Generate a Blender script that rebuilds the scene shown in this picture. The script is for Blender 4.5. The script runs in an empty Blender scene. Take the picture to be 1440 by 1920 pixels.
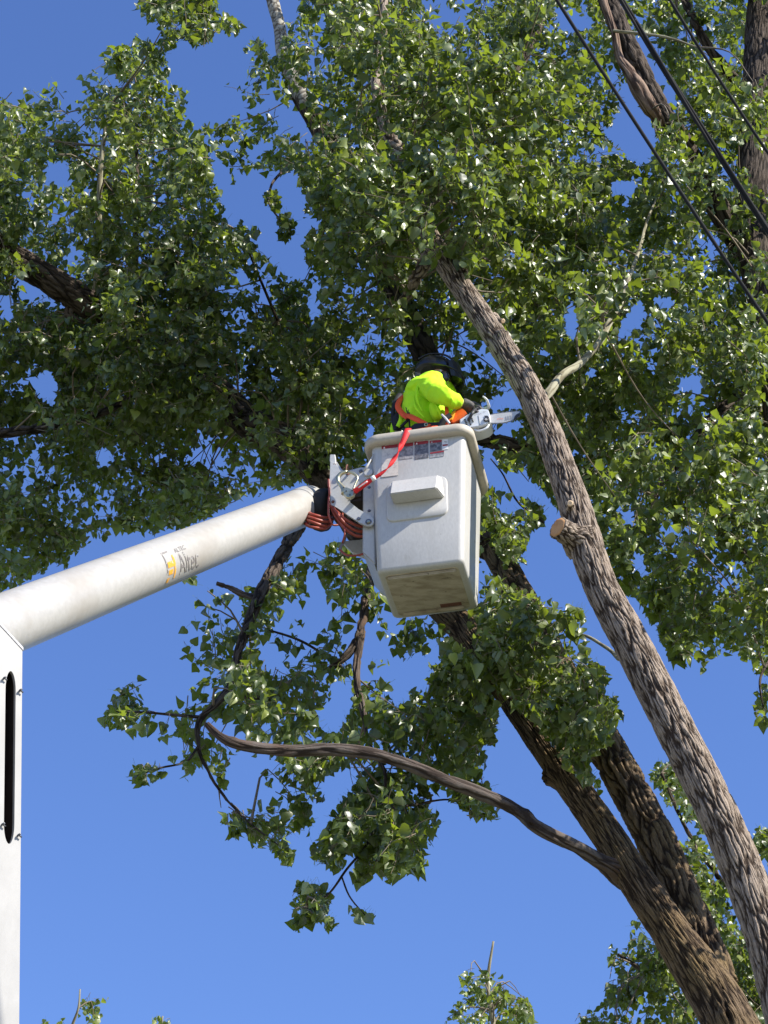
import bpy, bmesh, math, random
import numpy as np
from mathutils import Vector, Matrix

random.seed(7)
RNG = np.random.default_rng(11)
S = bpy.context.scene
COL = S.collection
R = math.radians

# ------------------------------------------------------------------ camera, world, sun
PITCH = R(38)
FPX = 4160.0                      # focal length in photo pixels (1440x1920)
CAM = Vector((0, 0, 1.6))
cF = Vector((0, math.cos(PITCH), math.sin(PITCH)))
cR = Vector((1, 0, 0))
cU = Vector((0, -math.sin(PITCH), math.cos(PITCH)))
cam_d = bpy.data.cameras.new('camera')
cam = bpy.data.objects.new('camera', cam_d)
COL.objects.link(cam)
cam.location = CAM
cam.rotation_euler = (R(90) + PITCH, 0, 0)
cam_d.sensor_fit = 'VERTICAL'
cam_d.sensor_height = 36
cam_d.lens = 36 * FPX / 1920
cam_d.clip_end = 3000
S.camera = cam

SUN = Vector((.682, -.398, .612)).normalized()
sun_el = math.asin(SUN.z)
sun_az = math.atan2(SUN.x, SUN.y)
W = bpy.data.worlds.new("World")
S.world = W
W.use_nodes = True
nt = W.node_tree
nt.nodes.clear()
sky = nt.nodes.new('ShaderNodeTexSky')
sky.sky_type = 'NISHITA'
sky.sun_disc = False
sky.sun_elevation = sun_el
sky.sun_rotation = sun_az
sky.altitude = 0
sky.air_density = 1.4
sky.dust_density = 0.0
sky.ozone_density = 10
bg = nt.nodes.new('ShaderNodeBackground')
bg.inputs['Strength'].default_value = 0.104
wo = nt.nodes.new('ShaderNodeOutputWorld')
tint = nt.nodes.new('ShaderNodeMix')               # deep clear-sky blue
tint.data_type = 'RGBA'
tint.blend_type = 'MULTIPLY'
tint.inputs['Factor'].default_value = 1
tint.inputs[7].default_value = (1.08, .975, 1.16, 1)
nt.links.new(sky.outputs[0], tint.inputs[6])
nt.links.new(tint.outputs[2], bg.inputs['Color'])
nt.links.new(bg.outputs[0], wo.inputs['Surface'])
sl = bpy.data.lights.new('sun', 'SUN')
sl.energy = 5.0
sl.angle = R(.53)
sl.color = (1, .945, .84)
so = bpy.data.objects.new('sun', sl)
COL.objects.link(so)
so.rotation_euler = SUN.to_track_quat('Z', 'Y').to_euler()
so.location = (0, 0, 40)

S.render.engine = 'CYCLES'
S.view_settings.view_transform = 'Standard'
S.view_settings.look = 'None'
S.view_settings.exposure = 0.8
S.view_settings.gamma = 1
S.cycles.max_bounces = 6
S.cycles.diffuse_bounces = 2
S.cycles.transmission_bounces = 4
S.cycles.sample_clamp_indirect = 6


# ------------------------------------------------------------------ measuring helpers
def ray(px, py):
    return cF + cR * ((px - 720) / FPX) + cU * ((960 - py) / FPX)


def P(px, py, d):
    return CAM + ray(px, py) * d


def PY(px, py, Y):
    r = ray(px, py)
    return CAM + r * (Y / r.y)


def project(A):
    """world points (n,3) -> px, py, depth"""
    A = np.asarray(A) - np.array(CAM)
    d = A @ np.array(cF)
    return 720 + FPX * (A @ np.array(cR)) / d, 960 - FPX * (A @ np.array(cU)) / d, d


# ------------------------------------------------------------------ object helpers
def tag(o, label=None, cat=None, group=None, kind=None):
    if label: o['label'] = label
    if cat: o['category'] = cat
    if group: o['group'] = group
    if kind: o['kind'] = kind
    return o


def empty(name, loc, label, cat, group=None):
    o = bpy.data.objects.new(name, None)
    o.empty_display_size = .1
    COL.objects.link(o)
    o.location = loc
    return tag(o, label, cat, group)


def link(name, me, mat, parent=None, smooth=True):
    """the mesh is in world coordinates; the child keeps them under its parent's offset"""
    o = bpy.data.objects.new(name, me)
    COL.objects.link(o)
    if mat is not None:
        me.materials.clear()
        for m in (mat if isinstance(mat, (list, tuple)) else [mat]):
            me.materials.append(m)
    if smooth and len(me.polygons):
        me.polygons.foreach_set('use_smooth', np.ones(len(me.polygons), dtype=bool))
    if parent is not None:
        o.parent = parent
        root = parent
        off = Vector((0, 0, 0))
        while root is not None:
            off += root.location
            root = root.parent
        o.location = -off if parent.type == 'EMPTY' else Vector((0, 0, 0))
    return o


def bm_link(name, bm, mat, parent=None, smooth=False, autosmooth=None):
    bmesh.ops.recalc_face_normals(bm, faces=bm.faces)
    me = bpy.data.meshes.new(name)
    bm.to_mesh(me)
    bm.free()
    o = link(name, me, mat, parent, smooth)
    if autosmooth:
        me.polygons.foreach_set('use_smooth', np.ones(len(me.polygons), dtype=bool))
        try:
            me.set_sharp_from_angle(angle=R(autosmooth))
        except Exception:
            pass
    return o


def arr_mesh(name, V, faces_quads=None, faces_tris=None, attr=None):
    me = bpy.data.meshes.new(name)
    V = np.asarray(V, dtype=np.float32)
    nq = 0 if faces_quads is None else len(faces_quads)
    ntr = 0 if faces_tris is None else len(faces_tris)
    me.vertices.add(len(V))
    me.vertices.foreach_set('co', V.ravel())
    loops = []
    if nq: loops.append(np.asarray(faces_quads, dtype=np.int32).ravel())
    if ntr: loops.append(np.asarray(faces_tris, dtype=np.int32).ravel())
    L = np.concatenate(loops)
    me.loops.add(len(L))
    me.loops.foreach_set('vertex_index', L)
    st = np.concatenate([np.arange(nq) * 4, nq * 4 + np.arange(ntr) * 3]).astype(np.int32)
    me.polygons.add(nq + ntr)
    me.polygons.foreach_set('loop_start', st)
    me.update(calc_edges=True)
    if attr is not None:
        for k, a in attr.items():
            at = me.attributes.new(k, 'FLOAT', 'POINT')
            at.data.foreach_set('value', np.asarray(a, dtype=np.float32))
    return me


# ------------------------------------------------------------------ materials
def new_mat(name):
    m = bpy.data.materials.new(name)
    m.use_nodes = True
    n = m.node_tree
    b = n.nodes['Principled BSDF']
    return m, n, b


def simple(name, col, rough=.5, metal=0, var=.12, scale=30, bump=.0, spec=.5):
    m, n, b = new_mat(name)
    tc = n.nodes.new('ShaderNodeTexCoord')
    no = n.nodes.new('ShaderNodeTexNoise')
    no.inputs['Scale'].default_value = scale
    no.inputs['Detail'].default_value = 6
    n.links.new(tc.outputs['Object'], no.inputs['Vector'])
    r = n.nodes.new('ShaderNodeValToRGB')
    r.color_ramp.elements[0].position = .3
    r.color_ramp.elements[1].position = .7
    r.color_ramp.elements[0].color = (*[c * (1 - var) for c in col], 1)
    r.color_ramp.elements[1].color = (*[min(1, c * (1 + var)) for c in col], 1)
    n.links.new(no.outputs['Fac'], r.inputs['Fac'])
    n.links.new(r.outputs['Color'], b.inputs['Base Color'])
    b.inputs['Roughness'].default_value = rough
    b.inputs['Metallic'].default_value = metal
    b.inputs['Specular IOR Level'].default_value = spec
    if bump:
        bu = n.nodes.new('ShaderNodeBump')
        bu.inputs['Strength'].default_value = bump
        bu.inputs['Distance'].default_value = .004
        n.links.new(no.outputs['Fac'], bu.inputs['Height'])
        n.links.new(bu.outputs['Normal'], b.inputs['Normal'])
    return m


def weathered(name, base, dirt, lo=.55, hi=.75, scale=5, stretch=(1, 1, 1), fine=60, rough=.42, speck=None, bump=.25,
              second=None):
    """painted fibreglass: broad grime, fine mottling, dark chips"""
    m, n, b = new_mat(name)
    tc = n.nodes.new('ShaderNodeTexCoord')
    mp = n.nodes.new('ShaderNodeMapping')
    mp.inputs['Scale'].default_value = stretch
    n.links.new(tc.outputs['Object'], mp.inputs['Vector'])

    def noise(sc, det=8, rg=.6):
        t = n.nodes.new('ShaderNodeTexNoise')
        t.inputs['Scale'].default_value = sc
        t.inputs['Detail'].default_value = det
        t.inputs['Roughness'].default_value = rg
        n.links.new(mp.outputs[0], t.inputs['Vector'])
        return t

    def ramp(src, a, bb, c0=(0, 0, 0, 1), c1=(1, 1, 1, 1)):
        r = n.nodes.new('ShaderNodeValToRGB')
        r.color_ramp.elements[0].position = a
        r.color_ramp.elements[1].position = bb
        r.color_ramp.elements[0].color = c0
        r.color_ramp.elements[1].color = c1
        n.links.new(src, r.inputs['Fac'])
        return r

    def mix(fac, a, bb):
        x = n.nodes.new('ShaderNodeMix')
        x.data_type = 'RGBA'
        n.links.new(fac, x.inputs['Factor'])
        for s, i in ((a, 6), (bb, 7)):
            if isinstance(s, tuple):
                x.inputs[i].default_value = (*s[:3], 1)
            else:
                n.links.new(s, x.inputs[i])
        return x.outputs[2]
    big = noise(scale)
    fin = noise(fine, 10, .7)
    c = ramp(fin.outputs['Fac'], .3, .7, (*[x * .87 for x in base], 1), (*[min(1, x * 1.06) for x in base], 1)).outputs[0]
    c = mix(ramp(big.outputs['Fac'], lo, hi).outputs[0], c, dirt)
    if second:
        b2 = noise(second[1], 9, .75)
        c = mix(ramp(b2.outputs['Fac'], second[2], second[3]).outputs[0], c, second[0])
    if speck:
        sp = noise(speck[1], 4, .6)
        c = mix(ramp(sp.outputs['Fac'], speck[2], speck[2] + .03).outputs[0], c, speck[0])
    n.links.new(c, b.inputs['Base Color'])
    b.inputs['Roughness'].default_value = rough
    bu = n.nodes.new('ShaderNodeBump')
    bu.inputs['Strength'].default_value = bump
    bu.inputs['Distance'].default_value = .002
    n.links.new(fin.outputs['Fac'], bu.inputs['Height'])
    n.links.new(bu.outputs['Normal'], b.inputs['Normal'])
    return m


M = {}
M['gelcoat'] = weathered('gelcoat', (.50, .488, .46), (.40, .385, .35), .52, .76, 3.5, (1, 1, .35), 75, .4,
                         speck=((.25, .22, .2), 40, .72), second=((.36, .34, .30), 11, .60, .74))
M['boom_white'] = weathered('boom_white', (.42, .405, .375), (.33, .30, .26), .52, .76, 2.2, (1, 1, 1), 26, .33,
                            speck=((.22, .19, .17), 16, .76), bump=.15)
M['lower_white'] = weathered('lower_white', (.37, .36, .345), (.30, .29, .275), .46, .68, 2.0, (1, 1, .6), 9, .5, bump=.1)
M['rim'] = weathered('rim', (.47, .42, .34), (.27, .225, .17), .56, .74, 7, (1, 1, 1), 50, .6,
                     speck=((.16, .13, .10), 30, .69))
M['pan'] = weathered('pan', (.50, .44, .34), (.27, .22, .15), .42, .68, 6, (1, 2.6, 1), 50, .65,
                     speck=((.05, .04, .03), 13, .67), second=((.16, .12, .08), 9, .60, .72))
M['plate'] = weathered('plate', (.48, .48, .47), (.5, .47, .42), .6, .8, 9, (1, 1, 1), 60, .4,
                       speck=((.16, .06, .04), 11, .66))
M['bolt'] = simple('bolt', (.16, .16, .17), .4, .8, .2, 80)
M['rust'] = simple('rust', (.16, .07, .05), .8, .2, .35, 90, .3)
M['zinc'] = simple('zinc', (.50, .46, .30), .38, .9, .2, 60)
M['black_rubber'] = simple('black_rubber', (.012, .012, .013), .85, 0, .3, 40, .4)
M['dark_inside'] = simple('dark_inside', (.05, .035, .03), .8, 0, .3, 10)
M['grey_hose'] = simple('grey_hose', (.14, .12, .12), .6, 0, .2, 10)
M['orange_hose'] = simple('orange_hose', (.28, .045, .022), .45, 0, .2, 30)
M['strap_red'] = simple('strap_red', (.70, .018, .020), .7, 0, .22, 120, .3)
M['tape_white'] = simple('tape_white', (.8, .78, .76), .6)
M['hivis'] = simple('hivis', (.52, .98, .012), .85, 0, .10, 14, 1.0)
M['orange_web'] = simple('orange_web', (.95, .10, .02), .7, 0, .12, 150, .3)
M['black_web'] = simple('black_web', (.015, .015, .018), .8, 0, .3, 100, .3)
M['glove'] = simple('glove', (.10, .09, .085), .8, 0, .3, 60, .4)
M['skin'] = simple('skin', (.45, .25, .17), .5, 0, .06, 30)
M['trousers'] = simple('trousers', (.03, .032, .04), .9)
M['helmet'] = simple('helmet', (.012, .012, .014), .22)
M['visor'] = simple('visor', (.05, .05, .05), .3)
M['saw_white'] = simple('saw_white', (.66, .68, .70), .35, 0, .05, 40)
M['saw_orange'] = simple('saw_orange', (.80, .13, .02), .4)
M['saw_dark'] = simple('saw_dark', (.03, .03, .035), .5)
M['steel'] = simple('steel', (.52, .51, .49), .4, .15, .1, 60)
M['chain'] = simple('chain', (.30, .30, .30), .4, .85, .3, 200)
M['cable'] = simple('cable', (.008, .008, .009), .95, 0, .3, 60, .3)
M['print_grey'] = simple('print_grey', (.22, .22, .22), .6)
M['print_white'] = simple('print_white', (.7, .68, .66), .6)
M['print_red'] = simple('print_red', (.28, .02, .025), .5, 0, .25, 60)
M['endwood'] = weathered('endwood', (.52, .28, .12), (.36, .14, .05), .5, .7, 14, (1, 1, 1), 60, .8)
M['endwood_pale'] = simple('endwood_pale', (.66, .48, .30), .8, 0, .1, 60)
M['label_face'] = None


def label_mat(name, paper, ink, thr):
    """rows of small print, worn off in places"""
    m, n, b = new_mat(name)
    tc = n.nodes.new('ShaderNodeTexCoord')
    mp = n.nodes.new('ShaderNodeMapping')
    mp.inputs['Scale'].default_value = (160, 160, 1)
    n.links.new(tc.outputs['UV'], mp.inputs['Vector'])
    w = n.nodes.new('ShaderNodeTexNoise')
    w.inputs['Scale'].default_value = 1
    w.inputs['Detail'].default_value = 3
    mp.inputs['Scale'].default_value = (230, 620, 1)
    n.links.new(mp.outputs[0], w.inputs['Vector'])
    w2 = n.nodes.new('ShaderNodeTexNoise')
    w2.inputs['Scale'].default_value = 42
    w2.inputs['Detail'].default_value = 5
    n.links.new(tc.outputs['UV'], w2.inputs['Vector'])
    ad = n.nodes.new('ShaderNodeMath')
    ad.operation = 'ADD'
    n.links.new(w.outputs['Fac'], ad.inputs[0])
    n.links.new(w2.outputs['Fac'], ad.inputs[1])
    r = n.nodes.new('ShaderNodeValToRGB')
    r.color_ramp.elements[0].position = thr - .08
    r.color_ramp.elements[1].position = thr + .08
    r.color_ramp.elements[0].color = (*ink, 1)
    r.color_ramp.elements[1].color = (*paper, 1)
    hf = n.nodes.new('ShaderNodeMath')
    hf.operation = 'MULTIPLY'
    hf.inputs[1].default_value = .5
    n.links.new(ad.outputs[0], hf.inputs[0])
    n.links.new(hf.outputs[0], r.inputs['Fac'])
    n.links.new(r.outputs[0], b.inputs['Base Color'])
    b.inputs['Roughness'].default_value = .5
    return m


M['label_pale'] = label_mat('label_pale', (.62, .56, .50), (.30, .26, .24), .42)
M['label_grey'] = label_mat('label_grey', (.42, .41, .41), (.13, .13, .14), .50)
M['label_dark'] = label_mat('label_dark', (.30, .29, .30), (.06, .06, .07), .53)


def peel_mat(name, col):
    m, n, b = new_mat(name)
    tc = n.nodes.new('ShaderNodeTexCoord')
    no = n.nodes.new('ShaderNodeTexNoise')
    no.inputs['Scale'].default_value = 48
    no.inputs['Detail'].default_value = 7
    n.links.new(tc.outputs['Object'], no.inputs['Vector'])
    r = n.nodes.new('ShaderNodeValToRGB')
    r.color_ramp.elements[0].position = .57
    r.color_ramp.elements[1].position = .62
    r.color_ramp.elements[0].color = (*col, 1)
    r.color_ramp.elements[1].color = (.45, .435, .405, 1)
    n.links.new(no.outputs['Fac'], r.inputs['Fac'])
    n.links.new(r.outputs[0], b.inputs['Base Color'])
    b.inputs['Roughness'].default_value = .45
    return m


M['decal_grey'] = peel_mat('decal_grey', (.20, .18, .17))
M['decal_orange'] = peel_mat('decal_orange', (.75, .36, .04))


def bark_mat(name, ridge, furrow, moss=None, mossamt=.6, bump=.8, crack=.7, cw=.024, cl=.19):
    """ridged bark: worn ridge tops, raw furrow walls; cracks follow the stem (attributes au, av in metres)"""
    m, n, b = new_mat(name)
    L = n.links.new

    def at(nm):
        x = n.nodes.new('ShaderNodeAttribute')
        x.attribute_name = nm
        return x.outputs['Fac']

    def mth(op, a, c=None, v=None, v2=None):
        x = n.nodes.new('ShaderNodeMath')
        x.operation = op
        if isinstance(a, float): x.inputs[0].default_value = a
        else: L(a, x.inputs[0])
        if c is not None: L(c, x.inputs[1])
        if v is not None: x.inputs[1].default_value = v
        if v2 is not None: x.inputs[2].default_value = v2
        return x.outputs[0]
    tc = n.nodes.new('ShaderNodeTexCoord')

    def noise(vec, sc, det=8, rg=.6):
        t = n.nodes.new('ShaderNodeTexNoise')
        t.inputs['Scale'].default_value = sc
        t.inputs['Detail'].default_value = det
        t.inputs['Roughness'].default_value = rg
        L(vec, t.inputs['Vector'])
        return t.outputs['Fac']
    fine = noise(tc.outputs['Object'], 60, 10, .75)
    warp = noise(tc.outputs['Object'], 16, 5, .6)
    warp2 = noise(tc.outputs['Object'], 7, 3, .5)
    cx = n.nodes.new('ShaderNodeCombineXYZ')
    wu = mth('MULTIPLY_ADD', warp, v=.030, v2=-.015)
    L(mth('MULTIPLY', mth('ADD', at('au'), wu), v=1 / cw), cx.inputs[0])
    wv = mth('MULTIPLY_ADD', warp2, v=.16, v2=-.08)
    L(mth('MULTIPLY', mth('ADD', at('av'), wv), v=1 / cl), cx.inputs[1])
    vo = n.nodes.new('ShaderNodeTexVoronoi')
    vo.feature = 'DISTANCE_TO_EDGE'
    vo.voronoi_dimensions = '2D'
    vo.inputs['Scale'].default_value = 1
    L(cx.outputs[0], vo.inputs['Vector'])
    cr = n.nodes.new('ShaderNodeMapRange')
    cr.interpolation_type = 'SMOOTHSTEP'
    cr.inputs['From Min'].default_value = .01
    cr.inputs['From Max'].default_value = .17
    L(vo.outputs['Distance'], cr.inputs['Value'])
    crk = cr.outputs[0]                                  # 0 in cracks
    base = mth('MULTIPLY', at('ridge'), mth('MULTIPLY_ADD', crk, v=.55 * crack, v2=1 - .55 * crack))
    tot = mth('ADD', base, mth('MULTIPLY_ADD', fine, v=.9, v2=-.45))
    r = n.nodes.new('ShaderNodeValToRGB')
    r.color_ramp.elements[0].position = .10
    r.color_ramp.elements[1].position = .92
    r.color_ramp.elements[0].color = (*furrow, 1)
    r.color_ramp.elements[1].color = (*ridge, 1)
    e = r.color_ramp.elements.new(.45)
    e.color = (*[(a_ * .5 + c_ * .5) for a_, c_ in zip(furrow, ridge)], 1)
    L(tot, r.inputs['Fac'])
    col = r.outputs[0]
    if moss:
        r2 = n.nodes.new('ShaderNodeValToRGB')
        r2.color_ramp.elements[0].position = mossamt - .12
        r2.color_ramp.elements[1].position = mossamt + .12
        L(noise(tc.outputs['Object'], 3.1), r2.inputs['Fac'])
        x = n.nodes.new('ShaderNodeMix')
        x.data_type = 'RGBA'
        L(mth('MULTIPLY', r2.outputs[0], base), x.inputs['Factor'])
        L(col, x.inputs[6])
        x.inputs[7].default_value = (*moss, 1)
        col = x.outputs[2]
    L(col, b.inputs['Base Color'])
    b.inputs['Roughness'].default_value = .92
    b.inputs['Specular IOR Level'].default_value = .2
    bu = n.nodes.new('ShaderNodeBump')
    bu.inputs['Strength'].default_value = bump
    bu.inputs['Distance'].default_value = .010
    L(mth('ADD', mth('MULTIPLY', crk, v=.8 * crack), mth('MULTIPLY', fine, v=.7)), bu.inputs['Height'])
    L(bu.outputs['Normal'], b.inputs['Normal'])
    return m


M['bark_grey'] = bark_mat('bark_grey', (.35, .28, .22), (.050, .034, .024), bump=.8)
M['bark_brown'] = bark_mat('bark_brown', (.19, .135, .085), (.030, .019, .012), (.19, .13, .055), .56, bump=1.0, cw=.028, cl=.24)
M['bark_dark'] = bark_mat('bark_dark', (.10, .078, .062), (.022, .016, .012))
M['bark_dead'] = bark_mat('bark_dead', (.125, .105, .092), (.035, .025, .02), (.085, .048, .03), .56, .5, .4, .03, .4)
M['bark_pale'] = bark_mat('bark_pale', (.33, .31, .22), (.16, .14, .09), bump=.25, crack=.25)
M['bark_white'] = bark_mat('bark_white', (.40, .38, .33), (.10, .085, .07), bump=.3, crack=.6, cw=.2, cl=.05)
M['bare_wood'] = bark_mat('bare_wood', (.27, .19, .14), (.07, .042, .03), bump=.4, crack=.4, cw=.02, cl=.5)
M['twig'] = simple('twig', (.17, .135, .095), .8, 0, .3, 12)


def leaf_mat(name, dark, mid, lite, trans, tfac=.32, rough=.36):
    m, n, b = new_mat(name)
    at = n.nodes.new('ShaderNodeAttribute')
    at.attribute_name = 'tone'
    r = n.nodes.new('ShaderNodeValToRGB')
    r.color_ramp.elements[0].position = 0
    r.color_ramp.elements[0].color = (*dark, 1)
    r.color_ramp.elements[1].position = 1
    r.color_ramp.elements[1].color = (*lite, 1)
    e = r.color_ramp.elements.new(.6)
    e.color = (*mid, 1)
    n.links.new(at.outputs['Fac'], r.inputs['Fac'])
    # leaf undersides are paler and duller
    ge = n.nodes.new('ShaderNodeNewGeometry')
    x = n.nodes.new('ShaderNodeMix')
    x.data_type = 'RGBA'
    n.links.new(ge.outputs['Backfacing'], x.inputs['Factor'])
    n.links.new(r.outputs[0], x.inputs[6])
    hs = n.nodes.new('ShaderNodeHueSaturation')
    hs.inputs['Saturation'].default_value = .7
    hs.inputs['Value'].default_value = 1.5
    n.links.new(r.outputs[0], hs.inputs['Color'])
    n.links.new(hs.outputs[0], x.inputs[7])
    n.links.new(x.outputs[2], b.inputs['Base Color'])
    b.inputs['Roughness'].default_value = rough
    b.inputs['Specular IOR Level'].default_value = .6
    tr = n.nodes.new('ShaderNodeBsdfTranslucent')
    tm = n.nodes.new('ShaderNodeMix')
    tm.data_type = 'RGBA'
    n.links.new(at.outputs['Fac'], tm.inputs['Factor'])
    tm.inputs[6].default_value = (*[c * .6 for c in trans], 1)
    tm.inputs[7].default_value = (*trans, 1)
    n.links.new(tm.outputs[2], tr.inputs['Color'])
    mx = n.nodes.new('ShaderNodeMixShader')
    mx.inputs[0].default_value = tfac
    n.links.new(b.outputs[0], mx.inputs[1])
    n.links.new(tr.outputs[0], mx.inputs[2])
    n.links.new(mx.outputs[0], n.nodes['Material Output'].inputs['Surface'])
    return m


M['leaf'] = leaf_mat('leaf', (.008, .018, .006), (.072, .104, .030), (.21, .245, .065), (.50, .66, .035), .26, .37)


# ------------------------------------------------------------------ noise for bark
def hash2(ix, iy, s):
    h = (ix * 374761393 + iy * 668265263 + s * 974711) & 0xFFFFFFFF
    h = ((h ^ (h >> 13)) * 1274126177) & 0xFFFFFFFF
    return ((h ^ (h >> 16)) & 0xFFFF) / 65535.0


def vnoise(x, y, per, s=0):
    x0 = np.floor(x).astype(np.int64)
    y0 = np.floor(y).astype(np.int64)
    fx = x - x0
    fy = y - y0
    fx = fx * fx * (3 - 2 * fx)
    fy = fy * fy * (3 - 2 * fy)
    a = hash2(x0 % per, y0, s)
    b = hash2((x0 + 1) % per, y0, s)
    c = hash2(x0 % per, y0 + 1, s)
    d = hash2((x0 + 1) % per, y0 + 1, s)
    return (a * (1 - fx) + b * fx) * (1 - fy) + (c * (1 - fx) + d * fx) * fy


def worley(x, y, per, s=0):
    x0 = np.floor(x).astype(np.int64)
    y0 = np.floor(y).astype(np.int64)
    f1 = np.full(x.shape, 9.0)
    f2 = np.full(x.shape, 9.0)
    idn = np.zeros(x.shape)
    for dx in (-1, 0, 1):
        for dy in (-1, 0, 1):
            cx, cy = x0 + dx, y0 + dy
            jx = hash2(cx % per, cy, s)
            jy = hash2(cx % per, cy, s + 5)
            d = np.hypot(cx + .1 + .8 * jx - x, cy + .1 + .8 * jy - y)
            new = d < f1
            f2 = np.where(new, f1, np.minimum(f2, d))
            idn = np.where(new, jx, idn)
            f1 = np.where(new, d, f1)
    return f1, f2, idn


def catmull(pts, vals, step):
    """resample a polyline smoothly; pts (n,3), vals (n,) -> dense"""
    pts = np.asarray(pts, float)
    vals = np.asarray(vals, float)
    Pp = np.vstack([2 * pts[0] - pts[1], pts, 2 * pts[-1] - pts[-2]])
    Vv = np.concatenate([[vals[0]], vals, [vals[-1]]])
    out, ov = [], []
    D = np.linalg.norm(np.diff(Pp, axis=0), axis=1) + 1e-9
    Tn = np.zeros_like(Pp)
    for i in range(1, len(Pp) - 1):
        va, vb = (Pp[i] - Pp[i - 1]) / D[i - 1], (Pp[i + 1] - Pp[i]) / D[i]
        Tn[i] = (va * D[i] + vb * D[i - 1]) / (D[i - 1] + D[i])
    for i in range(1, len(Pp) - 2):
        L = D[i]
        n = max(2, int(L / step))
        t = np.linspace(0, 1, n, endpoint=False)[:, None]
        p = (2 * t ** 3 - 3 * t ** 2 + 1) * Pp[i] + (t ** 3 - 2 * t ** 2 + t) * Tn[i] * L \
            + (-2 * t ** 3 + 3 * t ** 2) * Pp[i + 1] + (t ** 3 - t ** 2) * Tn[i + 1] * L
        out.append(p)
        ov.append(Vv[i] + (Vv[i + 1] - Vv[i]) * t[:, 0])
    out.append(Pp[-2][None])
    ov.append([Vv[-2]])
    return np.vstack(out), np.concatenate(ov)


def frames(path):
    T = np.gradient(path, axis=0)
    T /= np.linalg.norm(T, axis=1)[:, None]
    N = np.zeros_like(T)
    ref = np.array([0, -1, 0.15]) if abs(T[0][1]) < .9 else np.array([1.0, 0, 0])
    n = ref - T[0] * (ref @ T[0])
    n /= np.linalg.norm(n)
    for i in range(len(T)):
        n = n - T[i] * (n @ T[i])
        n /= np.linalg.norm(n)
        N[i] = n
    B = np.cross(T, N)
    return T, N, B


def tube_arr(path, rad, ns, caps=True):
    T, N, B = frames(path)
    th = np.linspace(np.pi, 3 * np.pi, ns, endpoint=False)
    ring = N[:, None, :] * np.cos(th)[None, :, None] + B[:, None, :] * np.sin(th)[None, :, None]
    V = path[:, None, :] + ring * np.asarray(rad).reshape(len(path), -1)[:, :, None]
    n = len(path)
    i = np.arange(n - 1)[:, None] * ns
    j = np.arange(ns)[None, :]
    j2 = (j + 1) % ns
    Q = np.stack([i + j, i + j2, i + ns + j2, i + ns + j], -1).reshape(-1, 4)
    V = V.reshape(-1, 3)
    Tt = np.zeros((0, 3), int)
    if caps:
        c0, c1 = len(V), len(V) + 1
        V = np.vstack([V, path[0], path[-1]])
        jj = np.arange(ns)
        t0 = np.stack([np.full(ns, c0), (jj + 1) % ns, jj], -1)
        b = (n - 1) * ns
        t1 = np.stack([np.full(ns, c1), b + jj, b + (jj + 1) % ns], -1)
        Tt = np.vstack([t0, t1])
    return V, Q, Tt, (T, N, B, th)


def bark_tube(name, pts, rads, mat, parent, step=.011, aspace=.007, plate=.05, plen=.30, depth=.016, seed=0, knots=(),
              rough=1.0):
    path, rad = catmull(pts, rads, step)
    L = np.concatenate([[0], np.cumsum(np.linalg.norm(np.diff(path, axis=0), axis=1))])
    # slight wander so that edges are not ruled
    ns = int(max(14, min(170, 2 * math.pi * max(rads) / aspace)))
    th = np.linspace(np.pi, 3 * np.pi, ns, endpoint=False)
    rm = float(np.mean(rad))
    per = max(5, int(round(2 * math.pi * rm / plate)))
    A = np.broadcast_to((th[None, :] - np.pi) / (2 * np.pi) * per, (len(path), ns))
    Y = np.broadcast_to(L[:, None] / plen, A.shape)
    w1 = vnoise(A * 1.0, Y * 1.6, per, seed + 1) - .5
    w2 = vnoise(A * 2, Y * 4.5, per * 2, seed + 2) - .5
    w3 = vnoise(A * 4, Y * 14, per * 4, seed + 12) - .5
    x = A + w1 * 1.5 + w2 * .42 + w3 * .14
    f1, f2, idn = worley(x, Y + w1 * .4 + w2 * .15, per, seed)
    e = np.clip((f2 - f1 - .03) / .40, 0, 1)
    e = e * e * (3 - 2 * e)
    f1b, f2b, idb = worley(x * 2 + 3.3, Y * 2.4, per * 2, seed + 9)
    e2 = np.clip((f2b - f1b) / .35, 0, 1)
    fine = vnoise(A * 6, Y * 22, per * 6, seed + 3) * .6 + vnoise(A * 13, Y * 48, per * 13, seed + 4) * .4
    big = vnoise(A / per * 3, L[:, None] / .45 + A * 0, 3, seed + 7) - .5
    h = e * (.78 + .22 * idn) + .12 * (e2 - .5) + (fine - .5) * .34 * rough
    h = np.clip(h, -.3, 1.3)
    sc = np.clip(rad / rm, .5, 1.6)[:, None]
    rr = rad[:, None] + (h - .75) * depth * sc + big * rad[:, None] * .14
    for (kl, kth, kr, kh) in knots:                     # length, angle, size, height
        dth = np.abs((th[None, :] - kth + np.pi) % (2 * np.pi) - np.pi) * rad[:, None]
        dd = np.hypot(dth, L[:, None] - kl) / kr
        rr = rr + np.exp(-dd ** 2 * 1.3) * kh * (.7 + .6 * e) - np.exp(-(dd * 3.2) ** 2) * kh * 1.3
        h = h - np.exp(-(dd * 2) ** 2) * .6
    V, Q, Tt, _ = tube_arr(path, rr, ns)
    ridge = np.concatenate([np.clip(h, 0, 1).ravel(), [.5, .5]])
    au = np.concatenate([((th[None, :] - np.pi) * rm + 0 * L[:, None]).ravel(), [0, 0]])
    av = np.concatenate([(L[:, None] + 0 * th[None, :]).ravel(), [0, 0]])
    me = arr_mesh(name, V, Q, Tt, {'ridge': ridge, 'au': au, 'av': av})
    return link(name, me, mat, parent)


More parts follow.
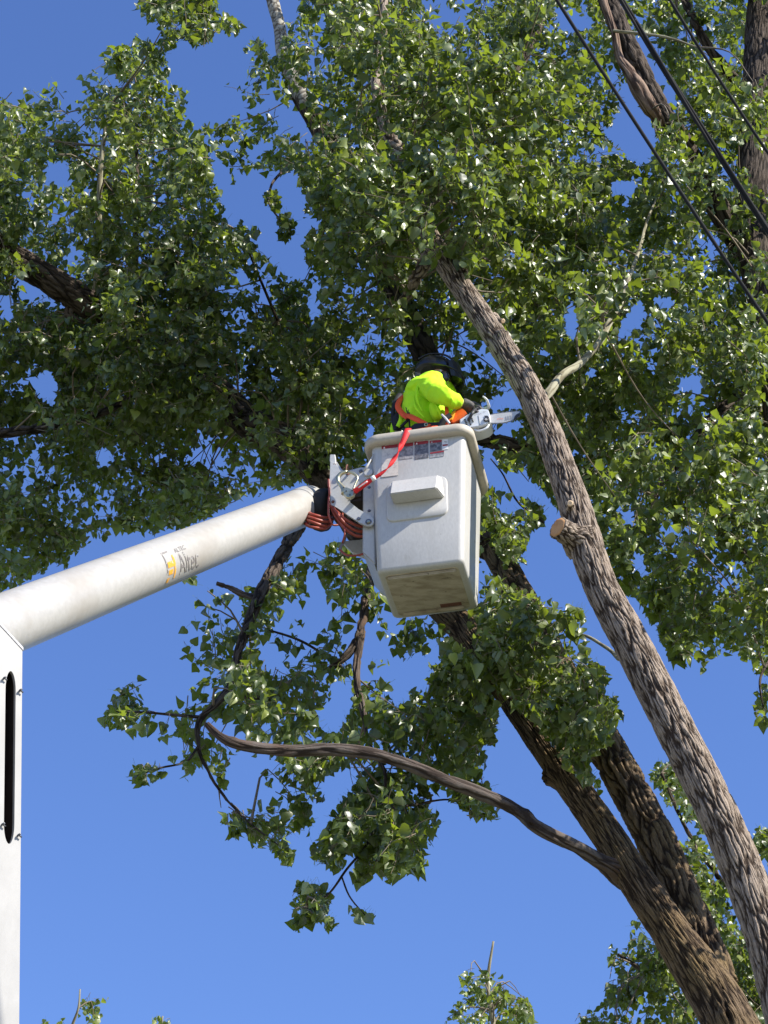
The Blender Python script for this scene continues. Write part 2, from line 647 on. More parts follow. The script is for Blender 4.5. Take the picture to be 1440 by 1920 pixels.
# ================================================================== SETTING: ground
def ground_mat():
    m, n, b = new_mat('ground_gravel')
    tc = n.nodes.new('ShaderNodeTexCoord')
    no = n.nodes.new('ShaderNodeTexNoise')
    no.inputs['Scale'].default_value = .35
    no.inputs['Detail'].default_value = 12
    n.links.new(tc.outputs['Object'], no.inputs['Vector'])
    r = n.nodes.new('ShaderNodeValToRGB')
    r.color_ramp.elements[0].position = .42
    r.color_ramp.elements[1].position = .58
    r.color_ramp.elements[0].color = (.15, .17, .08, 1)
    r.color_ramp.elements[1].color = (.26, .235, .19, 1)
    n.links.new(no.outputs['Fac'], r.inputs['Fac'])
    n.links.new(r.outputs[0], b.inputs['Base Color'])
    b.inputs['Roughness'].default_value = .95
    return m


bm = bmesh.new()
bmesh.ops.create_grid(bm, x_segments=20, y_segments=20, size=900)
for v in bm.verts:
    v.co.z = 0 if v.co.length < 120 else (math.sin(v.co.x * .01) + math.cos(v.co.y * .013)) * .8 - 1.2
tag(bm_link('ground', bm, ground_mat(), None, True), 'pale gravelly ground with patches of grass', 'ground', kind='structure')



# ================================================================== TREES
def TP(px, py, Y, rpx):
    p = PY(px, py, Y)
    d = (p - CAM).dot(cF)
    return tuple(p), rpx * d / FPX


TREES = {}
TREES['lit'] = empty('cottonwood_tree', (4.15, 11.75, 0), 'leaning cottonwood with a sunlit grey trunk right of the bucket and sawn stubs', 'tree')
TREES['fork'] = empty('cottonwood_tree', (4.9, 12.4, 0), 'big cottonwood whose brown trunk forks at lower right, limbs running behind the bucket', 'tree')
TREES['right'] = empty('cottonwood_tree', (4.6, 14.2, 0), 'cottonwood at the right edge, dark trunk and a split bare limb behind the cables', 'tree')
TREES['behind'] = empty('cottonwood_tree', (5.3, 18.5, 0), 'shaded leafy tree at the lower right corner, behind the forked brown trunk', 'tree')
TREES['sapling'] = empty('cottonwood_tree', (1.6, 20.0, 0), 'small green treetop alone against the sky at the bottom, left of the forked trunk', 'tree')
TREES['far_left'] = empty('cottonwood_tree', (-3.9, 22.0, 0), 'bright little treetop at the bottom edge just right of the white lower boom', 'tree')
TREES['far_low'] = empty('cottonwood_tree', (-3.0, 22.6, 0), 'lowest treetop, its mere tip showing at the bottom edge near the boom', 'tree')

SKEL = {k: [] for k in TREES}


def limb(tree, name, pts, mat, label=None, skel=True, **kw):
    q = [TP(*p) for p in pts]
    P3 = [a for a, _ in q]
    Rr = [b for _, b in q]
    if kw.get('extra'):
        for a, r in kw.pop('extra'):
            P3.append(a)
            Rr.append(r)
    kw.pop('extra', None)
    o = bark_tube(name, P3, Rr, M[mat], TREES[tree], **kw)
    if label: o['label'] = label
    if skel:
        path, rad = catmull(P3, Rr, .12)
        SKEL[tree].append((path, rad))
    return o


# --- the sunlit leaning trunk
lit_trunk = limb('lit', 'trunk', [(790, 395, 11.80, 14.3), (812, 455, 11.72, 17.6), (848, 512, 11.65, 21), (893, 578, 11.57, 21.8), (940, 650, 11.49, 23.5),
                      (985, 722, 11.42, 25.2), (1018, 790, 11.37, 26), (1050, 870, 11.30, 27.7), (1078, 950, 11.26, 30.2), (1098, 1020, 11.25, 32.8),
                      (1130, 1105, 11.25, 31.9), (1185, 1210, 11.25, 33.6), (1240, 1315, 11.25, 35.3), (1300, 1430, 11.25, 37), (1355, 1545, 11.25, 38.6), (1400, 1650, 11.28, 40.3),
                      (1440, 1765, 11.3, 42), (1475, 1890, 11.35, 45.4)], 'bark_grey', extra=[((3.3, 11.5, 4.0), .24), ((4.0, 11.65, 1.2), .30), ((4.15, 11.75, -.1), .40)],
                 seed=3, depth=.018, plate=.036, plen=.24,
                 knots=[(1.02, .25 + 2 * math.pi, .05, .035), (.93, 5.6, .06, .04), (1.75, 6.0, .04, .03)])
# sawn stub on its left side and a small cut
def stub(tree, name, a, b, r0, r1, mat, face_mat, parent):
    o = bark_tube(name, [tuple(a), tuple(a.lerp(b, .5)), tuple(b)], [r0, r1 * 1.02, r1], M[mat], parent, step=.008, aspace=.006, depth=.010, plate=.03, plen=.08, seed=5)
    d = (b - a).normalized()
    q = d.to_track_quat('Z', 'Y')
    bm = bmesh.new()
    rg = []
    for off, rr in ((-.01, r1 * .90), (.004, r1 * .88), (.006, r1 * .60), (.004, r1 * .3), (.005, .001)):
        rg.append([b + q @ Vector((rr * math.cos(t * math.pi / 14) * (1 + .05 * math.sin(t * 1.3)), rr * math.sin(t * math.pi / 14) * (1 + .05 * math.cos(t * 1.7)), off)) for t in range(28)])
    loft(bm, rg)
    bm_link('sawn_face', bm, M[face_mat], o, True)
    return o


def loft(bm, rings, cap0=True, cap1=True):
    vr = [[bm.verts.new(p) for p in ring] for ring in rings]
    n = len(vr[0])
    for a, b in zip(vr, vr[1:]):
        for i in range(n):
            bm.faces.new((a[i], a[(i + 1) % n], b[(i + 1) % n], b[i]))
    if cap0: bm.faces.new(list(reversed(vr[0])))
    if cap1: bm.faces.new(vr[-1])
    return vr


stub('lit', 'sawn_stub', PY(1088, 1014, 11.24), PY(1046, 989, 11.12), .13, .074, 'bark_grey', 'endwood', lit_trunk)
stub('lit', 'sawn_stub', PY(1070, 953, 11.20), PY(1069, 944, 11.10), .035, .022, 'bark_grey', 'endwood_pale', lit_trunk)
stub('lit', 'sawn_stub', PY(925, 598, 11.53), PY(943, 602, 11.46), .045, .018, 'bark_grey', 'endwood_pale', lit_trunk)
limb('lit', 'limb', [(1005, 760, 11.40, 10.2), (1030, 735, 11.48, 8.92), (1052, 705, 11.6, 7.65), (1088, 681, 11.75, 7.22), (1118, 650, 11.8, 6.38), (1140, 610, 11.95, 6.38),
                     (1160, 575, 12.1, 5.52), (1180, 520, 12.5, 4.25), (1198, 470, 12.9, 3.4), (1215, 410, 13.2, 2.55), (1240, 350, 13.4, 1.7)], 'bark_pale', 'pale smooth limb growing right from the sunlit trunk',
     plate=.05, plen=.5, depth=.002, rough=.6)
limb('lit', 'limb', [(812, 470, 11.72, 14), (780, 520, 12.3, 12), (760, 560, 12.8, 9), (720, 600, 13.4, 6)], 'bark_grey')
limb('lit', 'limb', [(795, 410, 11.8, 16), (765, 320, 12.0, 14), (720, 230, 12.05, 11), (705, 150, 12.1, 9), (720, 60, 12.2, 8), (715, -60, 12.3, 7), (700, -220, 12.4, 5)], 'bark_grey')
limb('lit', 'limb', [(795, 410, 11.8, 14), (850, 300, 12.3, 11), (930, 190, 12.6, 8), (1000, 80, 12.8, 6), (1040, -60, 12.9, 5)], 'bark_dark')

# --- the forked brown trunk
limb('fork', 'trunk', [(760, 1060, 13.1, 24.9), (800, 1110, 12.95, 26.6), (868, 1180, 12.75, 27.4), (928, 1262, 12.6, 27.4), (985, 1345, 12.5, 28.2), (1040, 1425, 12.4, 28.2),
                       (1092, 1500, 12.3, 29), (1145, 1578, 12.25, 30.7), (1195, 1655, 12.2, 33.2), (1250, 1735, 12.2, 36.5), (1305, 1815, 12.2, 44.8), (1352, 1890, 12.2, 49.8),
                       (1395, 1975, 12.2, 53.1)], 'bark_brown', extra=[((3.35, 12.2, 4.2), .36), ((4.3, 12.3, 1.3), .44), ((4.9, 12.4, -.1), .6)],
     seed=21, depth=.022, plate=.042, plen=.32, knots=[(4.6, .3, .05, .03), (2.55, 1.6, .06, .05)])
limb('fork', 'limb', [(900, 985, 13.5, 23.7), (940, 1055, 13.3, 26.1), (975, 1120, 13.1, 28.4), (1022, 1215, 12.95, 31.6), (1085, 1320, 12.8, 33.2), (1140, 1410, 12.7, 34), (1190, 1500, 12.6, 34.8),
                      (1235, 1590, 12.5, 36.3), (1275, 1680, 12.42, 37.1), (1318, 1770, 12.36, 37.9), (1350, 1850, 12.32, 36.3)], 'bark_brown', 'right-hand limb of the fork, mostly in shade',
     seed=33, depth=.022, plate=.042, plen=.32, knots=[(3.0, .2, .07, .03)])
limb('fork', 'limb', [(820, 1130, 12.95, 30), (760, 1075, 13.1, 34), (715, 1030, 13.2, 34), (655, 955, 13.35, 35), (600, 880, 13.5, 35), (540, 832, 13.65, 33), (480, 800, 13.8, 31),
                      (400, 730, 13.9, 28), (320, 665, 13.9, 26), (240, 612, 13.8, 27), (170, 572, 13.6, 27), (90, 522, 13.4, 27), (0, 468, 13.2, 26), (-120, 400, 13.0, 24), (-300, 300, 12.8, 18)],
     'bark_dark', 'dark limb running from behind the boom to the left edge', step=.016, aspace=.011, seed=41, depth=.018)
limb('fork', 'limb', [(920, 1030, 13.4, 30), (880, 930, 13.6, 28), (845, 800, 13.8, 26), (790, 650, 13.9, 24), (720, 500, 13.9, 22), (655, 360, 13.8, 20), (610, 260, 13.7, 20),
                      (560, 175, 13.6, 16)], 'bark_dark', step=.016, aspace=.011, seed=51)
limb('fork', 'limb', [(575, 200, 13.62, 15), (548, 150, 13.55, 13.5), (530, 100, 13.5, 12.5), (524, 50, 13.45, 12), (512, 5, 13.4, 11.5), (495, -80, 13.4, 10), (470, -220, 13.4, 8)], 'bark_white',
     'pale birch-like stem reaching the top edge', plate=.09, plen=.06, depth=.003, rough=.7)
limb('fork', 'limb', [(900, 820, 13.6, 14), (930, 828, 13.4, 15), (970, 838, 13.3, 16), (1010, 846, 13.3, 15), (1080, 880, 13.4, 11), (1150, 930, 13.6, 7)], 'bark_dark', seed=61)
limb('fork', 'limb', [(150, 560, 13.55, 14), (130, 590, 13.6, 9), (158, 606, 13.65, 3)], 'bark_dead')
limb('fork', 'limb', [(250, 615, 13.8, 10), (252, 520, 13.9, 7), (256, 400, 13.9, 5), (256, 300, 13.8, 4), (256, 180, 13.7, 2.5)], 'bark_dark')
limb('fork', 'limb', [(180, 575, 13.6, 8), (185, 420, 13.2, 6), (190, 300, 13.0, 4.5), (205, 200, 12.9, 3.5)], 'bark_pale', plate=.05, plen=.4, depth=.002)
limb('fork', 'limb', [(0, 812, 13.4, 10), (45, 808, 13.5, 10), (90, 800, 13.7, 9), (200, 770, 13.9, 7), (330, 680, 13.95, 8)], 'bark_dark')
limb('fork', 'dead_limb', [(1200, 1662, 12.34, 30), (1165, 1640, 12.24, 25), (1130, 1618, 12.1, 16), (1080, 1588, 11.9, 13), (1010, 1552, 11.75, 13), (960, 1515, 11.7, 12), (900, 1488, 11.6, 12.5), (840, 1465, 11.5, 12),
                           (760, 1432, 11.4, 12), (690, 1412, 11.3, 12), (610, 1405, 11.25, 11.5), (540, 1408, 11.2, 11.5), (480, 1402, 11.15, 11), (425, 1388, 11.1, 9), (402, 1372, 11.1, 7), (388, 1358, 11.1, 6)],
     'bark_dead', 'long bare dead limb reaching left from the fork', plate=.04, plen=.5, depth=.007, seed=71, knots=[(1.0, .6, .035, .03), (.95, 5.2, .03, .022), (2.9, 2.0, .03, .02)])
limb('fork', 'limb', [(610, 900, 13.5, 18), (565, 970, 13.2, 18), (540, 1020, 13.0, 13), (512, 1070, 12.8, 12), (490, 1110, 12.6, 12), (468, 1165, 12.5, 10), (448, 1220, 12.4, 9), (432, 1285, 12.35, 8), (400, 1325, 12.3, 6), (378, 1345, 12.3, 7),
                      (372, 1400, 12.3, 4), (392, 1450, 12.3, 3), (425, 1500, 12.3, 2)], 'bark_dark', seed=81)
limb('fork', 'limb', [(495, 1122, 12.6, 8), (455, 1115, 12.6, 6), (430, 1102, 12.6, 5), (406, 1094, 12.6, 3.5)], 'bark_dead')
limb('fork', 'limb', [(700, 1050, 12.9, 11), (685, 1130, 12.6, 9), (675, 1200, 12.5, 8), (668, 1270, 12.45, 7), (680, 1330, 12.4, 6), (688, 1380, 12.4, 5)], 'bark_dead', seed=91)
limb('fork', 'limb', [(676, 1190, 12.5, 9), (655, 1225, 12.5, 8), (628, 1248, 12.5, 6), (590, 1270, 12.5, 3)], 'bark_dark')
limb('fork', 'limb', [(432, 1285, 12.35, 8), (460, 1305, 12.35, 6), (500, 1310, 12.35, 4)], 'bark_dark')
limb('fork', 'limb', [(1160, 1236, 11.35, 4), (1130, 1210, 12, 3.5), (1100, 1193, 12.2, 3), (1060, 1185, 12.4, 3)], 'bark_pale', depth=.001)

SHOOTS = []
for tw in ([(692, 1395, 12.4, 4), (722, 1450, 12.35, 3.5), (712, 1520, 12.3, 3.2), (690, 1580, 12.25, 2.8), (650, 1630, 12.2, 2.4), (612, 1680, 12.2, 2), (575, 1705, 12.2, 1.6)],
           [(690, 1580, 12.25, 2.4), (728, 1600, 12.3, 2), (770, 1620, 12.35, 1.5)], [(640, 1642, 12.2, 2), (655, 1680, 12.2, 1.6), (690, 1722, 12.2, 1.3)],
           [(372, 1400, 12.3, 3), (345, 1430, 12.2, 2.2), (300, 1440, 12.15, 1.8), (255, 1455, 12.1, 1.3)], [(378, 1345, 12.3, 3.5), (320, 1340, 12.25, 2.8), (260, 1335, 12.2, 2), (212, 1335, 12.1, 1.4)],
           [(425, 1500, 12.3, 2.4), (470, 1545, 12.25, 2), (530, 1590, 12.2, 1.5)], [(712, 1520, 12.3, 3), (770, 1510, 12.5, 2.4), (850, 1500, 12.6, 1.8), (905, 1515, 12.6, 1.4)],
           [(530, 320, 13.2, 3), (508, 350, 12.9, 2.4), (506, 385, 12.7, 2), (535, 425, 12.6, 1.5)], [(520, 600, 13.6, 3), (470, 480, 13, 2.2), (455, 440, 12.7, 1.6)],
           [(640, 1250, 12.5, 3), (560, 1200, 12.5, 2.4), (500, 1180, 12.4, 2)], [(1020, 980, 12.9, 2.4), (970, 940, 12.7, 2), (940, 885, 12.5, 1.6), (920, 860, 12.4, 1.2)]):
    limb('fork', 'limb', tw, 'bark_dark', depth=.001, aspace=.012, step=.03)
    SHOOTS.append(SKEL['fork'][-1][0])
# --- the tree on the right edge
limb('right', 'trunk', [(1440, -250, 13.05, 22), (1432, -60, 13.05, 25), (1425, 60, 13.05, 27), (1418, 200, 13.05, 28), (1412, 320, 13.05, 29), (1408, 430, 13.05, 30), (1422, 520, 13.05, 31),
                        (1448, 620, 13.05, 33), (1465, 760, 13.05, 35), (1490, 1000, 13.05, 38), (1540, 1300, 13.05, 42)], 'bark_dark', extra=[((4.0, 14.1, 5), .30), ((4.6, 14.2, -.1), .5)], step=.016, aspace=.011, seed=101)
limb('right', 'limb', [(1400, 480, 13.8, 22), (1340, 380, 13.5, 22), (1285, 280, 13.2, 22), (1240, 215, 13.0, 22), (1205, 145, 12.9, 22), (1170, 70, 12.8, 20), (1140, 0, 12.8, 18), (1100, -100, 12.8, 16), (1050, -250, 12.8, 12)],
     'bark_dark', 'dark limb with split bare wood behind the cables', step=.016, aspace=.011, seed=111)
limb('right', 'limb', [(1465, 1180, 13.4, 4), (1440, 1240, 12.8, 3), (1425, 1290, 12.6, 2.2), (1432, 1330, 12.6, 1.6), (1438, 1362, 12.6, 1.2)], 'bark_dark', depth=.001)
limb('right', 'split_wood', [(1243, 232, 12.80, 5), (1222, 205, 12.66, 15), (1200, 170, 12.60, 15), (1180, 135, 12.60, 11), (1163, 110, 12.62, 8), (1152, 60, 12.6, 7), (1134, 10, 12.6, 7), (1122, -50, 12.6, 6)],
     'bare_wood', 'pale stripped wood along the split limb', plate=.03, plen=.6, depth=.008, seed=113)
limb('right', 'limb', [(1150, 58, 12.55, 3.5), (1190, 62, 12.5, 3), (1250, 70, 12.45, 2.5), (1305, 88, 12.4, 2)], 'bark_pale', depth=.001)
limb('right', 'limb', [(1366, 905, 13.4, 5), (1386, 865, 13.3, 8), (1408, 825, 13.3, 8), (1425, 780, 13.4, 6), (1450, 720, 13.6, 5)], 'bark_pale', depth=.002)
limb('right', 'limb', [(1440, 700, 13.9, 14), (1360, 760, 13.7, 10), (1290, 840, 13.5, 8), (1230, 930, 13.4, 6)], 'bark_dark')
limb('right', 'limb', [(1450, 1100, 14, 12), (1370, 1010, 13.7, 9), (1330, 940, 13.6, 7)], 'bark_dark')
limb('right', 'limb', [(1420, 200, 13.7, 12), (1330, 90, 13.3, 9), (1260, -60, 13.2, 7)], 'bark_dark')

# --- trees behind
limb('behind', 'trunk', [(1400, 1560, 17.5, 6), (1405, 1700, 17.6, 12), (1398, 1800, 17.8, 18), (1400, 1980, 18.0, 24)], 'bark_dark', extra=[((5.1, 18.4, 3), .2), ((5.3, 18.5, -.1), .28)], step=.05, aspace=.03)
limb('behind', 'limb', [(1398, 1800, 17.8, 10), (1300, 1820, 17.7, 7), (1210, 1820, 17.6, 5), (1160, 1790, 17.6, 3)], 'bark_dark', step=.03, aspace=.02)
limb('behind', 'limb', [(1405, 1730, 17.6, 7), (1350, 1650, 17.3, 5), (1290, 1560, 17.0, 4), (1240, 1450, 16.8, 3)], 'bark_dark', step=.03, aspace=.02)
limb('sapling', 'trunk', [(925, 1765, 19.5, 2), (915, 1840, 19.6, 3.5), (925, 1920, 19.7, 5), (935, 2050, 19.8, 7)], 'bark_pale', extra=[((1.6, 20, 2), .09), ((1.6, 20, -.1), .12)], step=.05, aspace=.03, depth=.002)
limb('far_left', 'trunk', [(150, 1855, 21.5, 1.5), (147, 1890, 21.5, 2), (135, 1925, 21.6, 3), (120, 2050, 21.8, 5)], 'bark_pale', extra=[((-3.8, 22, 2), .09), ((-3.9, 22, -.1), .12)], step=.05, aspace=.03, depth=.002)
limb('far_low', 'trunk', [(305, 1905, 22.3, 1.5), (300, 1950, 22.4, 3), (295, 2050, 22.5, 5)], 'bark_pale', extra=[((-3.0, 22.6, 2), .08), ((-3.0, 22.6, -.1), .11)], step=.05, aspace=.03, depth=.002)

# ------------------------------------------------------------------ foliage volume
# sprays are placed within outlines taken from the photograph, each mass at its own distance and depth; one unseen mass is added for shade
REG = []


def region(tree, poly, y0, y1, dens, tone=0.0, tl=.42, gap=.45):
    REG.append(dict(tree=tree, poly=np.array(poly, float), y0=y0, y1=y1, dens=dens, tone=tone, tl=tl, gap=gap))


HOLES = [
    [(83, 308), (122, 300), (128, 318), (126, 345), (100, 356), (84, 340)],
    [(0, 555), (22, 560), (18, 600), (0, 600)],
    [(68, 708), (95, 695), (108, 730), (100, 770), (72, 745)],
    [(180, 848), (205, 845), (210, 880), (190, 880)],
    [(38, 900), (55, 880), (60, 915), (40, 930)],
    [(1036, 12), (1080, 22), (1090, 48), (1078, 66), (1050, 52)],
    [(1090, 20), (1112, 30), (1100, 60)],
    [(1182, 187), (1160, 217), (1143, 240), (1150, 262), (1178, 270), (1176, 300), (1217, 304), (1232, 262), (1222, 226), (1205, 205)],
    [(1145, 338), (1192, 340), (1188, 366), (1150, 372)],
    [(1248, 160), (1262, 172), (1260, 192), (1250, 186)],
    [(1158, 612), (1200, 560), (1213, 596), (1180, 632), (1160, 642)],
    [(1220, 558), (1262, 560), (1258, 582), (1228, 578)],
    [(1268, 708), (1310, 705), (1315, 732), (1275, 738)],
    [(1168, 958), (1188, 960), (1192, 992), (1170, 985)],
    [(1187, 1030), (1210, 1050), (1206, 1085), (1188, 1070)],
    [(1065, 540), (1085, 600), (1078, 640), (1060, 620)],
    [(1095, 700), (1120, 690), (1110, 720)],
    [(906, 838), (925, 842), (940, 880), (982, 889), (994, 912), (982, 926), (960, 930), (925, 915), (910, 900)],
    [(930, 930), (972, 934), (985, 952), (960, 965), (932, 955)],
    [(1020, 994), (1047, 1013), (1063, 1041), (1051, 1060), (1055, 1083), (1069, 1091), (1064, 1114), (1047, 1120), (1012, 1108), (993, 1111), (981, 1079), (993, 1056), (997, 1028), (1010, 1010)],
    [(1098, 1165), (1112, 1150), (1160, 1225), (1152, 1250), (1172, 1300), (1178, 1420), (1150, 1250), (1135, 1230)],
    [(625, 1280), (668, 1290), (658, 1330), (640, 1372), (600, 1372), (598, 1340), (620, 1312)],
    [(730, 1250), (785, 1232), (812, 1258), (792, 1290), (770, 1292), (758, 1322), (738, 1332), (733, 1290)],
    [(792, 1196), (822, 1200), (822, 1245), (796, 1236)],
    [(426, 1430), (500, 1418), (505, 1440), (445, 1452)],
    [(530, 1130), (560, 1128), (566, 1160), (534, 1172)],
    [(596, 1468), (655, 1440), (650, 1482), (625, 1500), (604, 1500)],
    [(895, 760), (960, 735), (990, 745), (985, 765), (920, 772)],
    [(935, 797), (975, 792), (980, 805), (960, 815), (940, 810)],
    [(575, 560), (590, 545), (600, 590), (585, 610)],
    [(655, 268), (672, 272), (668, 290), (655, 285)],
    [(505, 165), (520, 170), (510, 182)],
    [(680, 845), (690, 800), (700, 800), (698, 840)],
    [(600, 680), (612, 676), (610, 690)],
]
LEFT = [(0, 172), (22, 160), (40, 172), (50, 200), (75, 212), (100, 205), (115, 222), (122, 200), (130, 183), (150, 178), (166, 200), (165, 150), (178, 130), (176, 80), (205, 60), (215, 88),
        (240, 78), (255, 57), (268, 75), (290, 78), (300, 100), (322, 130), (318, 165), (340, 162), (358, 175), (356, 215), (382, 222), (402, 225), (398, 250), (385, 262), (372, 250), (362, 270),
        (388, 285), (382, 312), (375, 335), (405, 355), (420, 388), (405, 405), (430, 412), (445, 440), (470, 465), (515, 482), (520, 525), (560, 518), (600, 520), (640, 600), (640, 900), (600, 905), (565, 905),
        (520, 905), (480, 930), (430, 945), (405, 965), (350, 990), (300, 1000), (285, 1010), (248, 1000), (258, 975), (245, 955), (262, 940), (285, 935), (270, 915), (235, 922), (225, 900), (205, 905), (200, 930),
        (175, 945), (180, 970), (150, 975), (165, 1000), (150, 1010), (155, 1040), (135, 1035), (125, 1070), (100, 1055), (60, 1090), (30, 1100), (0, 1112), (-260, 1150), (-260, 150)]
TOPBIT = [(250, -40), (252, 20), (268, 38), (285, 55), (288, 88), (305, 95), (325, 95), (330, 75), (350, 75), (368, 92), (395, 82), (400, 65), (418, 60), (432, 76), (450, 68), (460, 42), (440, 38), (438, 26), (415, 30), (408, 12), (400, -40)]
CENTRE = [(560, -90), (548, -20), (540, 30), (530, 60), (520, 105), (508, 110), (498, 85), (482, 65), (470, 82), (450, 85), (452, 105), (465, 120), (455, 145), (432, 148), (418, 150), (417, 165), (440, 168),
          (436, 200), (428, 225), (402, 238), (394, 275), (405, 300), (420, 310), (438, 348), (446, 330), (460, 330), (478, 318), (500, 330), (512, 318), (530, 330), (545, 318), (560, 325), (555, 350), (575, 372),
          (570, 400), (586, 425), (575, 440), (562, 470), (575, 492), (574, 520), (590, 525), (600, 560), (560, 620), (540, 760), (560, 900), (620, 920), (700, 1060), (900, 1060), (905, 1000), (1000, 900), (1120, 900), (1160, 640), (1150, 300), (1140, 200), (1120, -20), (1150, -90)]
HANG = [(500, 385), (490, 362), (520, 358), (528, 388), (515, 392)]
HANG2 = [(522, 402), (545, 400), (556, 420), (545, 455), (530, 458), (520, 430)]
HANG3 = [(440, 425), (455, 410), (462, 430), (486, 425), (488, 440), (470, 445), (455, 440)]
RIGHT = [(1050, -90), (1030, 0), (1060, 80), (1010, 160), (1000, 560), (1000, 900), (1080, 1000), (1100, 1060), (1140, 1100), (1160, 1126), (1185, 1120), (1205, 1150), (1212, 1165), (1232, 1180), (1240, 1215), (1262, 1252), (1275, 1246), (1288, 1260), (1300, 1250), (1308, 1278), (1318, 1262),
         (1325, 1240), (1345, 1248), (1362, 1232), (1380, 1222), (1392, 1250), (1400, 1238), (1412, 1262), (1440, 1268), (1560, 1290), (1700, 1200), (1700, 0), (1500, -90)]
RDROP = [(1422, 1290), (1450, 1280), (1450, 1370), (1420, 1368), (1412, 1330), (1395, 1300), (1405, 1310)]
LOW = [(505, 1085), (480, 1105), (460, 1100), (440, 1120), (425, 1112), (400, 1125), (382, 1140), (385, 1165), (358, 1170), (345, 1178), (325, 1202), (345, 1212), (335, 1235), (308, 1248), (295, 1262), (268, 1262), (255, 1272),
       (228, 1290), (212, 1298), (194, 1345), (208, 1370), (222, 1366), (250, 1380), (275, 1385), (285, 1402), (310, 1388), (330, 1378), (345, 1400), (330, 1415), (345, 1445), (352, 1470), (370, 1470), (368, 1448), (392, 1440), (405, 1470), (395, 1520), (412, 1545), (430, 1562),
       (440, 1582), (455, 1560), (475, 1596), (498, 1590), (520, 1605), (540, 1632), (550, 1628), (545, 1600), (535, 1578), (562, 1560), (582, 1568), (588, 1545), (580, 1520), (600, 1512), (635, 1498), (640, 1475), (700, 1420), (900, 1400), (900, 1350), (870, 1250), (830, 1150), (745, 1160),
       (705, 1075), (640, 1020), (560, 1010)]
LOWB = [(245, 1440), (240, 1458), (260, 1475), (275, 1455), (290, 1472), (308, 1455), (300, 1430), (330, 1432), (330, 1420), (300, 1418), (275, 1412), (268, 1430)]
LOWC = [(700, 1418), (640, 1500), (622, 1540), (608, 1555), (582, 1600), (590, 1625), (612, 1618), (622, 1640), (640, 1630), (650, 1600), (670, 1612), (660, 1640), (670, 1672), (685, 1660), (700, 1640), (738, 1660), (765, 1640), (790, 1645), (812, 1622), (800, 1590), (828, 1575), (838, 1548), (820, 1522),
        (832, 1498), (870, 1520), (885, 1545), (905, 1530), (932, 1540), (940, 1510), (925, 1500), (905, 1460), (918, 1440), (900, 1400)]
LOWD = [(582, 1655), (555, 1655), (540, 1668), (550, 1700), (540, 1738), (562, 1752), (590, 1735), (600, 1722), (612, 1750), (636, 1745), (630, 1722), (610, 1715), (620, 1680), (605, 1665)]
LOWE = [(650, 1705), (665, 1715), (680, 1738), (700, 1738), (716, 1715), (695, 1700), (680, 1710), (665, 1698)]
BITS = [[(365, 1120), (380, 1118), (380, 1138), (366, 1136)], [(385, 1105), (400, 1100), (402, 1115)], [(336, 1080), (350, 1075), (370, 1085), (360, 1105), (345, 1100)], [(578, 1420), (590, 1415), (600, 1430)]]
MID = [(905, 1060), (935, 1085), (985, 1110), (1000, 1112), (1018, 1125), (1040, 1118), (1060, 1135), (1080, 1140), (1100, 1150), (1100, 1165), (1085, 1185), (1108, 1200), (1105, 1237), (1135, 1245), (1146, 1284), (1125, 1290), (1140, 1305), (1168, 1313), (1175, 1335), (1167, 1356), (1146, 1373),
       (1155, 1397), (1125, 1409), (1105, 1430), (1112, 1452), (1138, 1484), (1133, 1506), (1116, 1523), (1093, 1514), (1082, 1470), (1050, 1430), (1025, 1395), (995, 1355), (955, 1325), (930, 1290), (900, 1250), (880, 1200), (870, 1150), (900, 1130)]
MIDL = [(860, 1200), (900, 1250), (935, 1320), (938, 1360), (925, 1380), (935, 1400), (905, 1400), (870, 1420), (860, 1400)]
HANGR = [(915, 845), (935, 848), (950, 868), (960, 880), (940, 884), (925, 872)]
HANGL = [(925, 915), (960, 925), (985, 935), (1015, 950), (1020, 985), (1000, 1000), (985, 1030), (975, 1045), (1000, 1060), (940, 1060), (915, 1000), (905, 940)]
BEH1 = [(1215, 1440), (1240, 1425), (1262, 1430), (1300, 1470), (1330, 1560), (1300, 1570), (1310, 1540), (1285, 1545), (1265, 1528), (1250, 1520), (1240, 1490), (1218, 1470)]
BEH2 = [(1268, 1575), (1310, 1572), (1360, 1620), (1370, 1700), (1400, 1760), (1390, 1800), (1360, 1780), (1330, 1730), (1310, 1680), (1290, 1650), (1280, 1610)]
BEH3 = [(1180, 1742), (1196, 1712), (1230, 1700), (1260, 1760), (1300, 1850), (1320, 1960), (1075, 1960), (1078, 1895), (1105, 1885), (1132, 1880), (1128, 1850), (1140, 1835), (1134, 1775), (1150, 1762), (1172, 1790)]
BEH4 = [(1410, 1555), (1445, 1545), (1480, 1560), (1480, 1640), (1440, 1625), (1415, 1600)]
BEH5 = [(1350, 1760), (1378, 1775), (1400, 1740), (1480, 1760), (1480, 1960), (1390, 1960)]
SAP = [(920, 1751), (935, 1765), (958, 1783), (955, 1800), (940, 1812), (955, 1830), (975, 1843), (972, 1858), (995, 1862), (1005, 1882), (1000, 1900), (1018, 1925), (830, 1930), (845, 1885), (870, 1880), (850, 1835), (852, 1822), (872, 1825), (875, 1800), (880, 1785), (900, 1790), (908, 1770)]
FL1 = [(133, 1852), (150, 1847), (162, 1862), (178, 1856), (198, 1856), (207, 1870), (204, 1880), (186, 1878), (180, 1890), (190, 1902), (188, 1922), (145, 1925), (146, 1890), (134, 1872)]
FL2 = [(76, 1912), (90, 1912), (92, 1925), (76, 1925)]
FL3 = [(110, 1912), (124, 1914), (122, 1925), (110, 1925)]
FR1 = [(276, 1918), (300, 1902), (320, 1900), (328, 1908), (320, 1925), (276, 1930)]

